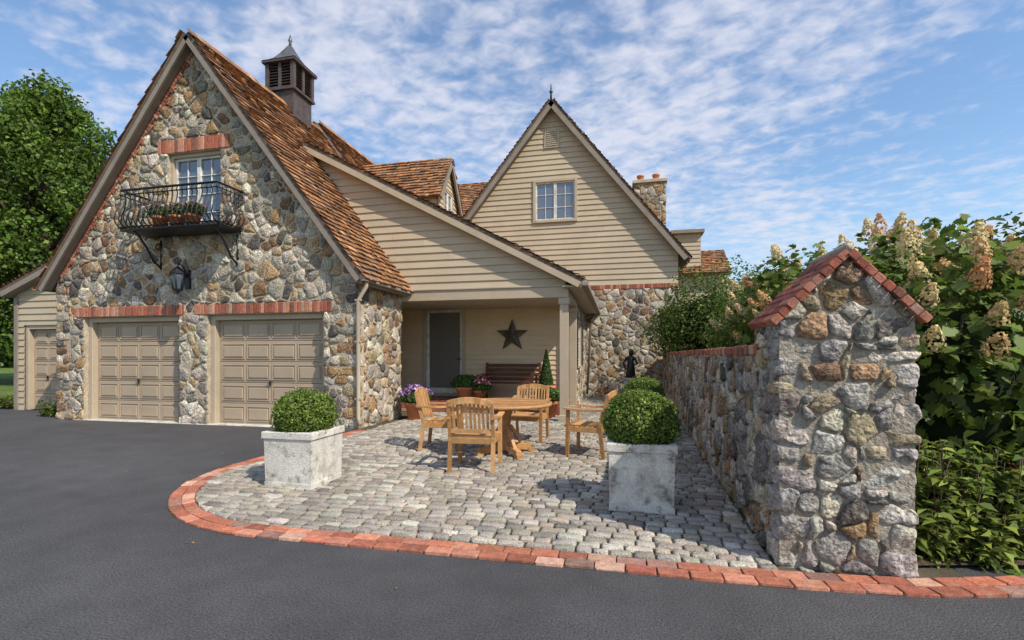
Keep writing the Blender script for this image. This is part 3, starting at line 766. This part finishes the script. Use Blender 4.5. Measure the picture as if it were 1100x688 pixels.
mb=MB(); f=frame((0,21,0),(1,0,0),(0,0,1),(0,-1,0))
siding(mb,f,[(1.9,0),(4.4,0),(4.4,4.8),(1.9,4.8)]);siding(mb,f,[(2.2,4.8),(3.3,4.8),(3.3,6.5),(2.2,6.5)])
mb.obj('rear_wing_siding',mSide,house)
mb=MB(); bx(mb,2.1,3.42,20.8,23,6.5,6.64); mb.obj('rear_dormer_cap',mTrimL,house)
roof('rear_wing_roof',house,(1.9,22.3,5.95),(0,-1,-.75),(1,0,0),2.5,2.0)
mb=MB(); bx(mb,.6,1.75,19.4,20.6,4,8.2); bx(mb,.52,1.83,19.32,20.68,8.2,8.32,.02); mb.obj('chimney_core',mMortar,house)
mb=MB(); f=frame((0,19.4,0),(1,0,0),(0,0,1),(0,-1,0)); stones(mb,f,[(.58,5),(1.77,5),(1.77,8.18),(.58,8.18)],s=.2,gap=.014)
f=frame((.6,19.4,0),(0,1,0),(0,0,1),(-1,0,0)); stones(mb,f,[(0,5),(1.2,5),(1.2,8.18),(0,8.18)],s=.24)
f=frame((1.75,19.4,0),(0,1,0),(0,0,1),(1,0,0)); stones(mb,f,[(0,5),(1.2,5),(1.2,8.18),(0,8.18)],s=.24)
mb.obj('chimney_stone',mStone,house)
mb=MB()
for x in (.85,1.45): lathe(mb,[(.16,0),(.13,.05),(.12,.3),(.15,.32),(.15,.38),(.1,.38)],(x,20,8.32),14)
mb.obj('chimney_pots',mTerra,house)

# ---------------------------------------------------------------- garden wall
gw=empty('stone_garden_wall')
A0=Vector((1.10,4.0,0));A1=Vector((1.5,16.9,0)); dW=(A1-A0);LW=dW.length;dW.normalize(); nW=Vector((-dW.y,dW.x,0))
fw=frame(A0,dW,(0,0,1),nW)
mb=MB(); fbox(mb,fw,0,LW,0,1.45,-.4,.010); mb.obj('wall_core',mMortarD,gw)
mb=MB(); stones(mb,fw,[(0,0),(6,0),(6,1.46),(0,1.46)],s=.135,asp=1.35,gap=.006,d=.042,pal=PALG,drop=.32)
stones(mb,fw,[(6,0),(LW,0),(LW,1.46),(6,1.46)],s=.18,asp=1.3,gap=.008,d=.045,pal=PALG,drop=.25)
fw2=frame(A0-nW*.4,dW,(0,0,1),-nW); stones(mb,fw2,[(0,0),(LW,0),(LW,1.46),(0,1.46)],s=.35,asp=1.3,gap=.012,d=.04,pal=PALG)
mb.obj('wall_stones',mStone,gw)
mb=MB(); u=0
while u<LW-.05:
    fbox(mb,fw,u,u+.062,1.455,1.535+U(-.006,.006),-.45+U(-.01,.01),.06+U(-.012,.012),.006,pick(BR)); u+=.07
mb.obj('wall_brick_coping',mBrick,gw)
# pillar
pl=empty('stone_gate_pillar')
px0,px1,py0,py1=1.07,1.87,3.60,4.08
ze,zp=1.70,2.11; pc=(px0+px1)/2
f1=frame((0,py0,0),(1,0,0),(0,0,1),(0,-1,0)); gp=[(px0,0),(px1,0),(px1,ze),(pc,zp),(px0,ze)]
mb=MB()
n=5; vs=[(u,py0-.010,v_) for u,v_ in gp]+[(u,py1,v_) for u,v_ in gp]
mb.add(vs,[tuple(range(n)),tuple(range(n,2*n))]+[(i,(i+1)%n,n+(i+1)%n,n+i) for i in range(n)]); mb.obj('pillar_core',mMortarD,pl)
mb=MB(); q1=[];q2=[]
QP=[((.35,.325,.29),5),((.26,.24,.22),4),((.44,.40,.335),3.5),((.33,.265,.18),2.5),((.18,.155,.135),1)]
for side in (0,1):
    z=0;i=side
    while z<ze-.05:
        h=min(U(.08,.20),ze-z); l=(.25 if i%2 else .13)*U(.7,1.3); l2=(.15 if i%2 else .26)*U(.8,1.2)
        if side==0: x0,x1=px0-.02,px0+l; q1.append((px0-.1,x1+.008,z,z+h)); q2.append((-.1,l2-.02,z,z+h))
        else: x0,x1=px1-l,px1+.02; q1.append((x0-.008,px1+.1,z,z+h))
        rblock(mb,((x0+x1)/2+U(-.006,.006),py0-.02+l2/2+U(-.008,.008),z+h/2),((x1-x0)/2+.002,l2/2,h/2-.006),pick(QP),n=9,amp=.034)
        z+=h;i+=1
stones(mb,f1,[(px0-.01,0),(px1+.01,0),(px1+.01,ze),(pc,zp-.02),(px0-.01,ze)],q1,s=.115,asp=1.2,gap=.007,d=.038,pal=PALG,drop=.36)
f2=frame((px0,py0,0),(0,1,0),(0,0,1),(-1,0,0)); stones(mb,f2,[(0,0),(.5,0),(.5,ze),(0,ze)],q2,s=.12,asp=1.2,gap=.006,d=.03,pal=PALG,drop=.3)
f3=frame((px1,py0,0),(0,1,0),(0,0,1),(1,0,0)); stones(mb,f3,[(.2,0),(.5,0),(.5,ze),(.2,ze)],[],s=.17,asp=1.2,gap=.008,d=.03,pal=PALG)
f4=frame((0,py1,0),(1,0,0),(0,0,1),(0,1,0)); stones(mb,f4,[(px0,0),(px1,0),(px1,ze),(pc,zp),(px0,ze)],[],s=.2,asp=1.2,gap=.01,d=.03,pal=PALG)
mb.obj('pillar_stones',mStone,pl)
mb=MB()
for sg in (-1,1):
    a=Vector((pc,0,zp+.03)); d=Vector((sg*(px1-px0)/2,0,-(zp-ze))).normalized(); nn=Vector((-d.z,0,d.x)); nn=nn if nn.z>0 else -nn
    S=math.hypot((px1-px0)/2,zp-ze)+.075; nb=int(S/.07)
    for i in range(nb):
        s=.01+i*S/nb; hh=S/nb-.008
        y=py0-.07+U(-.008,.008); e=py1+.06
        for (ya,yb) in ((y,y+.2),(y+.208,y+.41),(y+.418,e)):
            cbox(mb,Vector((a.x,0,a.z))+d*(s+hh/2)+Vector((0,(ya+yb)/2,0))+nn*U(-.003,.007),d*hh/2,Vector((0,(yb-ya)/2,0)),nn*.026,.008,pick([((.29,.09,.06),4),((.36,.14,.09),3),((.21,.075,.055),2),((.36,.2,.15),1)]))
tube(mb,[(pc,py0-.06,zp+.055),(pc,py1+.06,zp+.055)],.024,8,col=(.40,.36,.31))
mb.obj('pillar_brick_cap',mBrick,pl)

# ---------------------------------------------------------------- furniture
TK=[((.44,.23,.09),3),((.50,.28,.12),3),((.38,.19,.07),2)]
def chair_mesh():
    mb=MB()
    def b_(p,q,w,h,side=None): beam(mb,p,q,w,h,side,pick(TK))
    for s in (-1,1):
        b_((s*.27,.25,0),(s*.27,.24,.65),.05,.045,(1,0,0))
        b_((s*.27,-.27,0),(s*.27,-.22,.42),.045,.05,(1,0,0)); b_((s*.27,-.22,.42),(s*.265,-.33,.86),.045,.045,(1,0,0))
        b_((s*.27,-.25,.38),(s*.27,.25,.38),.03,.07,(1,0,0))
        b_((s*.285,-.32,.665),(s*.295,-.02,.655),.065,.028,(1,0,0));b_((s*.295,-.02,.655),(s*.29,.30,.675),.07,.028,(1,0,0))
    b_((-.27,.25,.38),(.27,.25,.38),.03,.07,(0,1,0));b_((-.27,-.23,.38),(.27,-.23,.38),.03,.07,(0,1,0))
    for i in range(7):
        y=-.2+i*.078; b_((-.26,y,.425),(.26,y,.425),.06,.02,(0,1,0))
    b_((-.25,-.247,.50),(.25,-.247,.50),.028,.05,(0,1,0))
    arc=[(-.27+.54*i/8,-.33-.03*math.sin(math.pi*i/8),.845+.045*math.sin(math.pi*i/8)) for i in range(9)]
    for i in range(8): b_(arc[i],arc[i+1],.03,.075,(0,1,0))
    for i in range(9):
        x=-.21+i*.0525; b_((x,-.25,.52),(x,-.335,.83+.03*math.sin(math.pi*(i+1)/10)),.03,.012,(1,0,0))
    return mb
base=chair_mesh().obj('garden_armchair',mTeak)
def place(ob,x,y,r,z=.022): ob.location=(x,y,z); ob.rotation_euler=(0,0,math.radians(r))
place(base,-1.78,5.85,4)
for x,y,r in ((-2.68,7.0,-82),(-.42,7.05,78),(-1.50,8.0,176)):
    o2=base.copy(); o2.name='garden_armchair'; scene.collection.objects.link(o2); place(o2,x,y,r)
mb=MB(); C=(-1.62,6.80); Rt=.68
ring=[(Rt*.93*math.cos(2*math.pi*i/48),Rt*.93*math.sin(2*math.pi*i/48)) for i in range(48)]
v_=-.66
while v_<.66:
    P=clip(clip(ring,0,-1,-v_),0,1,v_+.083)
    if len(P)>2:
        n=len(P); mb.add([(C[0]+a,C[1]+b,.715) for a,b in P]+[(C[0]+a,C[1]+b,.745) for a,b in P],[tuple(range(n,2*n)),tuple(range(n))[::-1]]+[(i,(i+1)%n,n+(i+1)%n,n+i) for i in range(n)],pick(TK))
    v_+=.09
lathe(mb,[(Rt*.93+.003,.705),(Rt,.705),(Rt+.004,.725),(Rt,.748),(Rt*.93+.003,.748),(Rt*.93+.003,.705)],(C[0],C[1],0),48,col=(.44,.24,.10))
lathe(mb,[(.1,.06),(.1,.2),(.075,.28),(.075,.5),(.11,.62),(.13,.70),(0,.70)],(C[0],C[1],0),8,col=(.42,.22,.09),sm=False)
for k in range(4):
    a=math.radians(40+90*k);dx,dy=math.cos(a),math.sin(a)
    beam(mb,(C[0],C[1],.12),(C[0]+dx*.42,C[1]+dy*.42,.06),.08,.09,col=pick(TK)); beam(mb,(C[0]+dx*.36,C[1]+dy*.36,.03),(C[0]+dx*.46,C[1]+dy*.46,.03),.1,.05,col=pick(TK))
    beam(mb,(C[0],C[1],.68),(C[0]+dx*.55,C[1]+dy*.55,.69),.06,.05,col=pick(TK))
    beam(mb,(C[0]+dx*.3,C[1]+dy*.3,.1),(C[0]+dx*.08,C[1]+dy*.08,.4),.05,.05,col=pick(TK))
mb.obj('round_garden_table',mTeak,loc=(0,0,.022))
mb=MB(); bxx,byy,bz0=-2.75,12.15,.305
for s in (-.72,.72):
    bx(mb,bxx+s-.03,bxx+s+.03,byy-.28,byy-.22,bz0,bz0+.62);beam(mb,(bxx+s,byy+.2,bz0),(bxx+s,byy+.3,bz0+.95),.06,.06,(1,0,0))
    bx(mb,bxx+s-.035,bxx+s+.035,byy-.3,byy+.26,bz0+.62,bz0+.65);bx(mb,bxx+s-.02,bxx+s+.02,byy-.22,byy+.2,bz0+.36,bz0+.42)
for i in range(6): bx(mb,bxx-.7,bxx+.7,byy-.27+i*.08,byy-.2+i*.08,bz0+.42,bz0+.44)
for z in (.52,.64,.76,.88): beam(mb,(bxx-.7,byy+.2+z*.1,bz0+z),(bxx+.7,byy+.2+z*.1,bz0+z),.02,.085,(0,1,0))
mb.obj('wooden_bench',mBench)
def planter(x,y,w,h,r,zr,nl=9000,name='boxwood_planter'):
    g=empty(name); mb=MB(); z0=.02
    def sq(s0,za,s1,zb):
        vs=[(x+i*s0,y+j*s0,za) for i,j in ((-1,-1),(1,-1),(1,1),(-1,1))]+[(x+i*s1,y+j*s1,zb) for i,j in ((-1,-1),(1,-1),(1,1),(-1,1))]
        mb.add(vs,[(0,1,2,3),(4,5,6,7)]+[(k_,(k_+1)%4,4+(k_+1)%4,4+k_) for k_ in range(4)])
    s=w/2
    sq(s*.97,z0,s*.97,z0+.05);sq(s*.95,z0+.051,s*.985,z0+h-.076)
    zt=z0+h
    for a,b,c,d in ((-s-.012,s+.012,-s-.012,-s+.06),(-s-.012,s+.012,s-.06,s+.012),(-s-.012,-s+.06,-s+.06,s-.06),(s-.06,s+.012,-s+.06,s-.06)):
        bx(mb,x+a,x+b,y+c,y+d,zt-.075,zt,.006)
    mb.obj('planter_box',mConc,g,bevel=.012)
    mb=MB(); bx(mb,x-s+.06,x+s-.06,y-s+.06,y+s-.06,zt-.08,zt-.04); mb.obj('planter_soil',mSoil,g)
    c=(x,y,zt+zr*.5)
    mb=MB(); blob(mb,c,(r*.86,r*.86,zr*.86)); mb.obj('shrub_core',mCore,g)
    P,D=shell(c,(r,r,zr),nl,inner=.82,lump=.10,fr=4)
    P2,D2=shell(c,(r*1.05,r*1.05,zr*1.06),nl//10,inner=.95,lump=.12,fr=7); P=np.vstack([P,P2]);D=np.vstack([D,D2])
    leafobj('boxwood_leaves',P,D*.8+rng.normal(size=P.shape)*.7,rng.uniform(.016,.036,len(P)),gcols(len(P),(.14,.215,.04),.38,(.27,.35,.07),.3),mLeaf,g,aspect=.6)
planter(-3.49,4.80,.60,.60,.335,.29,13000)
planter(.20,4.80,.60,.62,.35,.31,15000)
planter(.42,8.8,.60,.60,.35,.30,7000)
def pot(name,x,y,z,r,h,kind):
    g=empty(name); mb=MB()
    lathe(mb,[(0,0),(r*.68,0),(r*.92,h*.8),(r,h*.8),(r*1.02,h),(r*.9,h),(r*.86,h*.9),(0,h*.9)],(x,y,z),20); mb.obj('pot',mTerra,g)
    if kind=='cone':
        n=5000; t=rng.uniform(size=n)**1.3; a=rng.uniform(0,2*math.pi,n); rr=.17*(1-t)**.8*rng.uniform(.6,1.1,n)
        P=np.stack([x+rr*np.cos(a),y+rr*np.sin(a),z+h+.03+t*.85],1);D=np.stack([np.cos(a),np.sin(a),a*0+.4],1)
        leafobj('conifer_foliage',P,D+rng.normal(size=P.shape)*.5,rng.uniform(.03,.06,n),gcols(n,(.06,.11,.025)),mLeaf,g)
    else:
        P,D=shell((x,y,z+h+.12),(r*1.5,r*1.4,.2),1500,.3)
        leafobj('pot_leaves',P,D+rng.normal(size=P.shape)*.6,rng.uniform(.04,.09,len(P)),gcols(len(P),(.10,.17,.04)),mLeaf,g)
        if kind:
            P,D=shell((x,y,z+h+.18),(r*1.5,r*1.4,.22),220,.75,lo=-.1)
            leafobj('blossoms',P,D+rng.normal(size=P.shape)*.3,rng.uniform(.04,.07,len(P)),gcols(len(P),kind,.2,(.7,.55,.65),.3),mPetal,g,ovate=True,aspect=.95)
pot('flower_pot',-4.45,10.0,.02,.24,.38,(.38,.16,.55))
pot('flower_pot',-3.85,11.7,.305,.24,.34,None)
pot('flower_pot',-3.45,11.75,.305,.18,.26,(.45,.06,.06))
pot('topiary_pot',-1.75,11.7,.305,.24,.4,'cone')
pot('flower_pot',-1.6,11.0,.02,.24,.38,None)
mb=MB(); sx,sy=.35,15.2
bx(mb,sx-.2,sx+.2,sy-.2,sy+.2,0.01,.7,.02,mi=1);bx(mb,sx-.24,sx+.24,sy-.24,sy+.24,.7,.76,.02,mi=1)
tube(mb,[(sx,sy,.76),(sx,sy,1.1),(sx,sy,1.25),(sx,sy,1.4),(sx,sy,1.44)],[.16,.12,.09,.13,.05],10)
tube(mb,[(sx,sy,1.44),(sx+.01,sy-.02,1.5),(sx+.02,sy-.03,1.58),(sx+.02,sy-.03,1.64)],[.045,.07,.075,.03],10)
tube(mb,[(sx+.12,sy,1.37),(sx+.2,sy-.05,1.2),(sx+.1,sy-.2,1.15)],[.045,.035,.025],7);tube(mb,[(sx-.12,sy,1.37),(sx-.22,sy-.03,1.2),(sx-.14,sy-.1,1.02)],[.045,.035,.025],7)
mb.obj('garden_statue',[mIron,mConc])

# ---------------------------------------------------------------- planting
bed=MB(); nn=30
vs=[];fs=[]
for i in range(nn+1):
    for j in range(nn+1):
        x=1.55+12*i/nn; y=3.75+13.2*j/nn + (.0 if i<2 else .35*min(1,(x-1.9)/1.6))*(1-j/nn)
        vs.append((x,y,.03+ (.06*noise.noise(Vector((x,y,0)))+.05 if j>0 else 0)))
for i in range(nn):
    for j in range(nn):
        k_=i*(nn+1)+j; fs.append((k_,k_+nn+1,k_+nn+2,k_+1))
bed.add(vs,fs,sm=True); bed.obj('garden_bed_soil',mSoil)
def bush(name,cl,n,ls,col,alt=None,ovate=False,inner=.6,asp=.6,stems=True,lump=.25,altp=.25):
    g=empty(name); mb=MB();Ps=[];Ds=[];Cs=[]
    tot=sum(c[1][0]*c[1][1]+c[1][0]*c[1][2] for c in cl)
    for c,r in cl:
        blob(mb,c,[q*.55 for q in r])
        m=int(n*(r[0]*r[1]+r[0]*r[2])/tot)
        P,D=shell(c,r,m,inner=inner,lump=lump,fr=2.5); kk=U(.8,1.2); Ps.append(P);Ds.append(D);Cs.append(gcols(len(P),col,.3,alt,altp)*kk)
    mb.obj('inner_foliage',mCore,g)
    if stems:
        mb=MB()
        for c,r in cl:
            for _ in range(4):
                b0=Vector((c[0]+U(-.2,.2),c[1]+U(-.2,.2),0));tube(mb,[b0,b0*.5+Vector(c)*.5,Vector((c[0]+U(-1,1)*r[0]*.6,c[1]+U(-1,1)*r[1]*.6,c[2]+r[2]*.5))],[.03,.022,.01],6)
        mb.obj('stems',mBark,g)
    P=np.vstack(Ps);D=np.vstack(Ds);k_=P[:,2]>.03;P=P[k_];D=D[k_];C=np.vstack(Cs)[k_]
    leafobj('leaves_mass',P,D*.8+rng.normal(size=P.shape)*.6+np.array([0,0,.4]),ls*rng.uniform(.5,1.25,len(P)),C,mLeaf,g,ovate=ovate,aspect=asp)
    return g
hyd=[((2.75,4.75,1.2),(.75,.62,1.15)),((3.55,5.1,1.35),(.9,.8,1.15)),((2.55,5.7,1.45),(.75,.8,1.25)),((4.4,5.7,1.5),(1.,.9,1.3)),((3.3,6.6,1.6),(1.1,1.,1.35)),((2.45,7.4,1.6),(.75,.9,1.25)),((5.3,6.6,1.6),(1.2,1,1.45)),((4.2,8.0,1.7),(1.2,1.1,1.35)),((2.6,9.2,1.65),(.9,1.0,1.3))]
hg=bush('hydrangea_shrub',hyd,22000,.125,(.11,.17,.03),(.20,.25,.05),ovate='lobed',asp=.75,inner=.5,lump=.3,altp=.3)
PP=[];DD=[];CC=[];SS=[];LP=[];heads=[]
cnt=0;tries=0
while cnt<165 and tries<20000:
    tries+=1
    c,r=random.choice(hyd); d=Vector((random.gauss(0,1),random.gauss(0,1)-.7,random.gauss(.6,.6))).normalized()
    if d.z<-.1: continue
    p=Vector((c[0]+d.x*r[0]*1.02,c[1]+d.y*r[1]*1.02,c[2]+d.z*r[2]*1.02))
    if any(((p.x-c2[0])/r2[0])**2+((p.y-c2[1])/r2[1])**2+((p.z-c2[2])/r2[2])**2<.85 for c2,r2 in hyd): continue
    if p.z<1.4 and R()<.75: continue
    if any((p-h_).length<.19 for h_ in heads): continue
    heads.append(p); cnt+=1
    ax=(d*.8+Vector((0,0,.6))+Vector((U(-.35,.35),U(-.35,.35),0))).normalized(); L=U(.17,.27); n=170
    t=rng.uniform(size=n)**1.2; a=rng.uniform(0,2*math.pi,n); e1=ax.cross(Vector((0,.1,1))).normalized(); e2=ax.cross(e1)
    rr=(L*.33*(1-t)**.7+.010)*rng.uniform(.75,1.08,n)
    q=np.array(p)+np.outer(t*L,np.array(ax))+np.outer(rr*np.cos(a),np.array(e1))+np.outer(rr*np.sin(a),np.array(e2))
    PP.append(q);DD.append(np.outer(np.cos(a),np.array(e1))+np.outer(np.sin(a),np.array(e2))+np.array(ax)*.3)
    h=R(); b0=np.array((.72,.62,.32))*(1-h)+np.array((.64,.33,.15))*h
    cc=b0*(.8+.35*t[:,None])*rng.uniform(.75,1.15,(n,1))  # shading painted into floret colour: darker at cone base, lighter at tip
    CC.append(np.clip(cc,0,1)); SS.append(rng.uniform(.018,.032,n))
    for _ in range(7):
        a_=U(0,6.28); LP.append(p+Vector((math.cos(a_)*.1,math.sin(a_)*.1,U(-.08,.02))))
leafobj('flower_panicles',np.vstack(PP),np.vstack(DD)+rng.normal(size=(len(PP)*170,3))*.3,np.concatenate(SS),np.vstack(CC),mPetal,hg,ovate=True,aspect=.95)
LP=np.array(LP); leafobj('collar_leaves',LP,rng.normal(size=LP.shape)*.5+np.array([0,-.3,1]),rng.uniform(.09,.16,len(LP)),gcols(len(LP),(.14,.20,.04),.25),mLeaf,hg,ovate='lobed',aspect=.75)
bush('viburnum_shrub',[((2.7,14.3,2.3),(1.7,1.4,1.6)),((4.3,14.0,2.1),(1.6,1.4,1.6)),((3.3,12.2,1.9),(1.3,1.2,1.6)),((1.75,15.2,2.3),(1.0,.9,1.0)),((3.2,10.6,1.7),(1.2,1.1,1.4))],38000,.085,(.10,.165,.03),(.17,.23,.04),inner=.45,lump=.4)
bush('laurel_hedge',[((7.5,9,1.6),(2,2,1.8)),((7,6.5,1.3),(1.6,1.5,1.6)),((9.5,8,1.6),(2,2,1.9)),((6,11,1.7),(2,2,1.9)),((9,12,2.0),(2.5,2,2.4))],20000,.15,(.07,.12,.022),(.11,.16,.03),inner=.55,lump=.3)
def perennials(name,x0,x1,y0,y1,n,h,col,flower=None):
    g=empty(name); P=[];T=[];mb=MB();F=[]
    for _ in range(n):
        x=U(x0,x1);y=U(y0,y1); hh=h*U(.4,1.15); lean=Vector((U(-.25,.25),U(-.3,.15),1))
        tube(mb,[(x,y,.02),Vector((x,y,0))+lean*hh*.5,Vector((x,y,0))+lean*hh],[.006,.005,.003],4)
        for k_ in range(18):
            t=U(.12,1);q=Vector((x,y,0))+lean*hh*t; a=U(0,6.28); d=Vector((math.cos(a),math.sin(a),U(-.4,.5)))
            P.append(q+d*.05);T.append(d)
        if flower and R()<.06: F+= [Vector((x,y,.02))+lean*hh+Vector((U(-.03,.03),U(-.03,.03),U(-.02,.03))) for _ in range(4)]
    mb.obj('stems',mBark,g)
    P=np.array(P);T=np.array(T);Nn=np.cross(T,rng.normal(size=T.shape)*.3+np.array([0,0,1]));Nn=np.cross(Nn,T)+rng.normal(size=T.shape)*.2
    leafobj('foliage',P,Nn,rng.uniform(.06,.14,len(P)),gcols(len(P),col,.38,(.24,.28,.06),.25),mLeaf,g,ovate=True,aspect=.36,droop=T*2)
    if F: F=np.array(F); leafobj('blossoms',F,rng.normal(size=F.shape)+np.array([0,-.5,1]),rng.uniform(.02,.03,len(F)),gcols(len(F),flower,.2),mPetal,g,ovate=True,aspect=.9)
perennials('perennial_plants',1.98,3.3,4.0,4.5,260,.75,(.16,.23,.045),(.35,.05,.05))
perennials('perennial_plants',1.98,2.6,3.85,4.1,70,.34,(.18,.24,.05))
perennials('perennial_plants',2.7,5.5,4.45,5.0,260,.7,(.15,.22,.04),(.35,.05,.05))
perennials('foundation_plants',-13.5,-12.7,8.6,9.3,30,.35,(.09,.15,.03))
perennials('foundation_plants',-17.4,-15.95,9.6,10.4,90,.3,(.12,.18,.04))
tree('maple_tree',(-28.3,18.5,0),14.9,4.3,90,42000,.22,(.085,.15,.024),alt=(.14,.20,.03),low=.17,trunk=.35)
tree('maple_tree',(-35,22,0),14.6,5.0,70,26000,.26,(.07,.125,.02),alt=(.11,.17,.03),low=.2,trunk=.35)
tree('maple_tree',(-25.5,25,0),10.8,3.8,40,13000,.26,(.055,.105,.018),low=.1,trunk=.3)
tree('spruce_tree',(24,20,0),9,2.2,40,9000,.22,(.035,.065,.025),'cone',low=.1,trunk=.2)
tree('maple_tree',(30,20,0),8.5,3.5,30,9000,.28,(.06,.11,.02),low=.15,trunk=.25)
g=empty('distant_trees'); Ps=[];Ds=[];Cs=[]; mb=MB()
for i in range(46):
    if i<22: x=-110+i*3.6+U(-1,1); y=42+U(-3,6)
    else: x=12+(i-22)*4.5+U(-1,1); y=45+U(-3,8)
    h=U(5,8); c=(x,y,h*.45); r=(U(2.6,3.8),U(2.5,3.5),h*.55)
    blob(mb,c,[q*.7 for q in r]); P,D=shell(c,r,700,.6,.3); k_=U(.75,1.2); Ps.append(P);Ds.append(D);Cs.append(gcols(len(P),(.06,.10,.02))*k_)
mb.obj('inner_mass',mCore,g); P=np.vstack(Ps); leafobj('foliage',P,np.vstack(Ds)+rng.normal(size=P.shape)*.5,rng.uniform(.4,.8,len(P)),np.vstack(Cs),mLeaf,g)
n=110; P=np.stack([rng.uniform(-9,2,n),rng.uniform(1.2,7.5,n),np.full(n,.01)],1); P=P[(P[:,0]<-5.2)|(P[:,1]<3.1)]
leafobj('fallen_leaves',P,rng.normal(size=P.shape)*.2+np.array([0,0,1]),rng.uniform(.015,.035,len(P)),gcols(len(P),(.32,.2,.07)),mLeaf,ovate=True)

# ---------------------------------------------------------------- light, sky, camera
az=math.radians(30); el=math.radians(46)
sv=Vector((math.cos(el)*math.cos(az),-math.cos(el)*math.sin(az),math.sin(el)))
sl=bpy.data.lights.new('sun','SUN'); sl.energy=5.0; sl.angle=math.radians(.5); sl.color=(1,.915,.78)
so=bpy.data.objects.new('sun',sl); scene.collection.objects.link(so); so.rotation_euler=(-sv).to_track_quat('-Z','Y').to_euler(); so.location=(20,-5,20)
w=bpy.data.worlds.new('World'); scene.world=w; w.use_nodes=True; nt=w.node_tree; N_=nt.nodes; L_=nt.links; N_.clear()
out=N_.new('ShaderNodeOutputWorld');bg_=N_.new('ShaderNodeBackground');bg_.inputs['Strength'].default_value=.15
sky=N_.new('ShaderNodeTexSky');sky.sky_type='NISHITA';sky.sun_disc=False;sky.sun_elevation=el;sky.sun_rotation=math.atan2(sv.x,sv.y);sky.air_density=1.2;sky.dust_density=.3;sky.ozone_density=3.0
tc=N_.new('ShaderNodeTexCoord');sx_=N_.new('ShaderNodeSeparateXYZ');L_.new(tc.outputs['Generated'],sx_.inputs[0])
def mth(op,a,b=None):
    m=N_.new('ShaderNodeMath');m.operation=op
    for i,q in enumerate((a,b)):
        if q is None: continue
        if isinstance(q,(int,float)): m.inputs[i].default_value=q
        else: L_.new(q,m.inputs[i])
    return m.outputs[0]
zz=mth('ADD',mth('MAXIMUM',sx_.outputs[2],0.0),.14)
cb=N_.new('ShaderNodeCombineXYZ');L_.new(mth('DIVIDE',sx_.outputs[0],zz),cb.inputs[0]);L_.new(mth('DIVIDE',sx_.outputs[1],zz),cb.inputs[1])
def wn(sc,de,ro,di=0,off=0,sy=1.2):
    mp=N_.new('ShaderNodeMapping');mp.inputs['Location'].default_value=(off,off*.7,0);mp.inputs['Rotation'].default_value=(0,0,.6);mp.inputs['Scale'].default_value=(1,sy,1);L_.new(cb.outputs[0],mp.inputs['Vector'])
    n=N_.new('ShaderNodeTexNoise');n.inputs['Scale'].default_value=sc;n.inputs['Detail'].default_value=de;n.inputs['Roughness'].default_value=ro;n.inputs['Distortion'].default_value=di;L_.new(mp.outputs[0],n.inputs['Vector']);return n.outputs['Fac']
big=wn(.8,3,.5,.3,3.1); fine=wn(12,3,.55,.25,1.7); mid=wn(3.2,4,.6,.5,5)
cov=mth('ADD',mth('ADD',mth('MULTIPLY',big,.58),mth('MULTIPLY',fine,.50)),mth('MULTIPLY',mid,.30))
rm=N_.new('ShaderNodeMapRange');rm.interpolation_type='SMOOTHSTEP';rm.inputs[1].default_value=.58;rm.inputs[2].default_value=.88;rm.inputs[3].default_value=.05;rm.inputs[4].default_value=.86;L_.new(cov,rm.inputs[0])
hs_=N_.new('ShaderNodeHueSaturation');hs_.inputs['Saturation'].default_value=1.1;hs_.inputs['Value'].default_value=1.2;L_.new(sky.outputs[0],hs_.inputs['Color'])
mx=N_.new('ShaderNodeMix');mx.data_type='RGBA';L_.new(rm.outputs[0],mx.inputs[0]);L_.new(hs_.outputs[0],mx.inputs[6]);mx.inputs[7].default_value=(5.3,5.4,6.1,1)
L_.new(mx.outputs[2],bg_.inputs[0]);L_.new(bg_.outputs[0],out.inputs[0])
cam=bpy.data.cameras.new('camera');co=bpy.data.objects.new('camera',cam);scene.collection.objects.link(co);scene.camera=co
co.location=(0,0,1.45);co.rotation_euler=(math.radians(90),0,math.radians(12.6));cam.lens=514/1100*36;cam.sensor_width=36;cam.shift_y=38/1100;cam.clip_start=.05;cam.clip_end=2000
scene.view_settings.view_transform='Standard';scene.view_settings.look='None';scene.view_settings.exposure=0
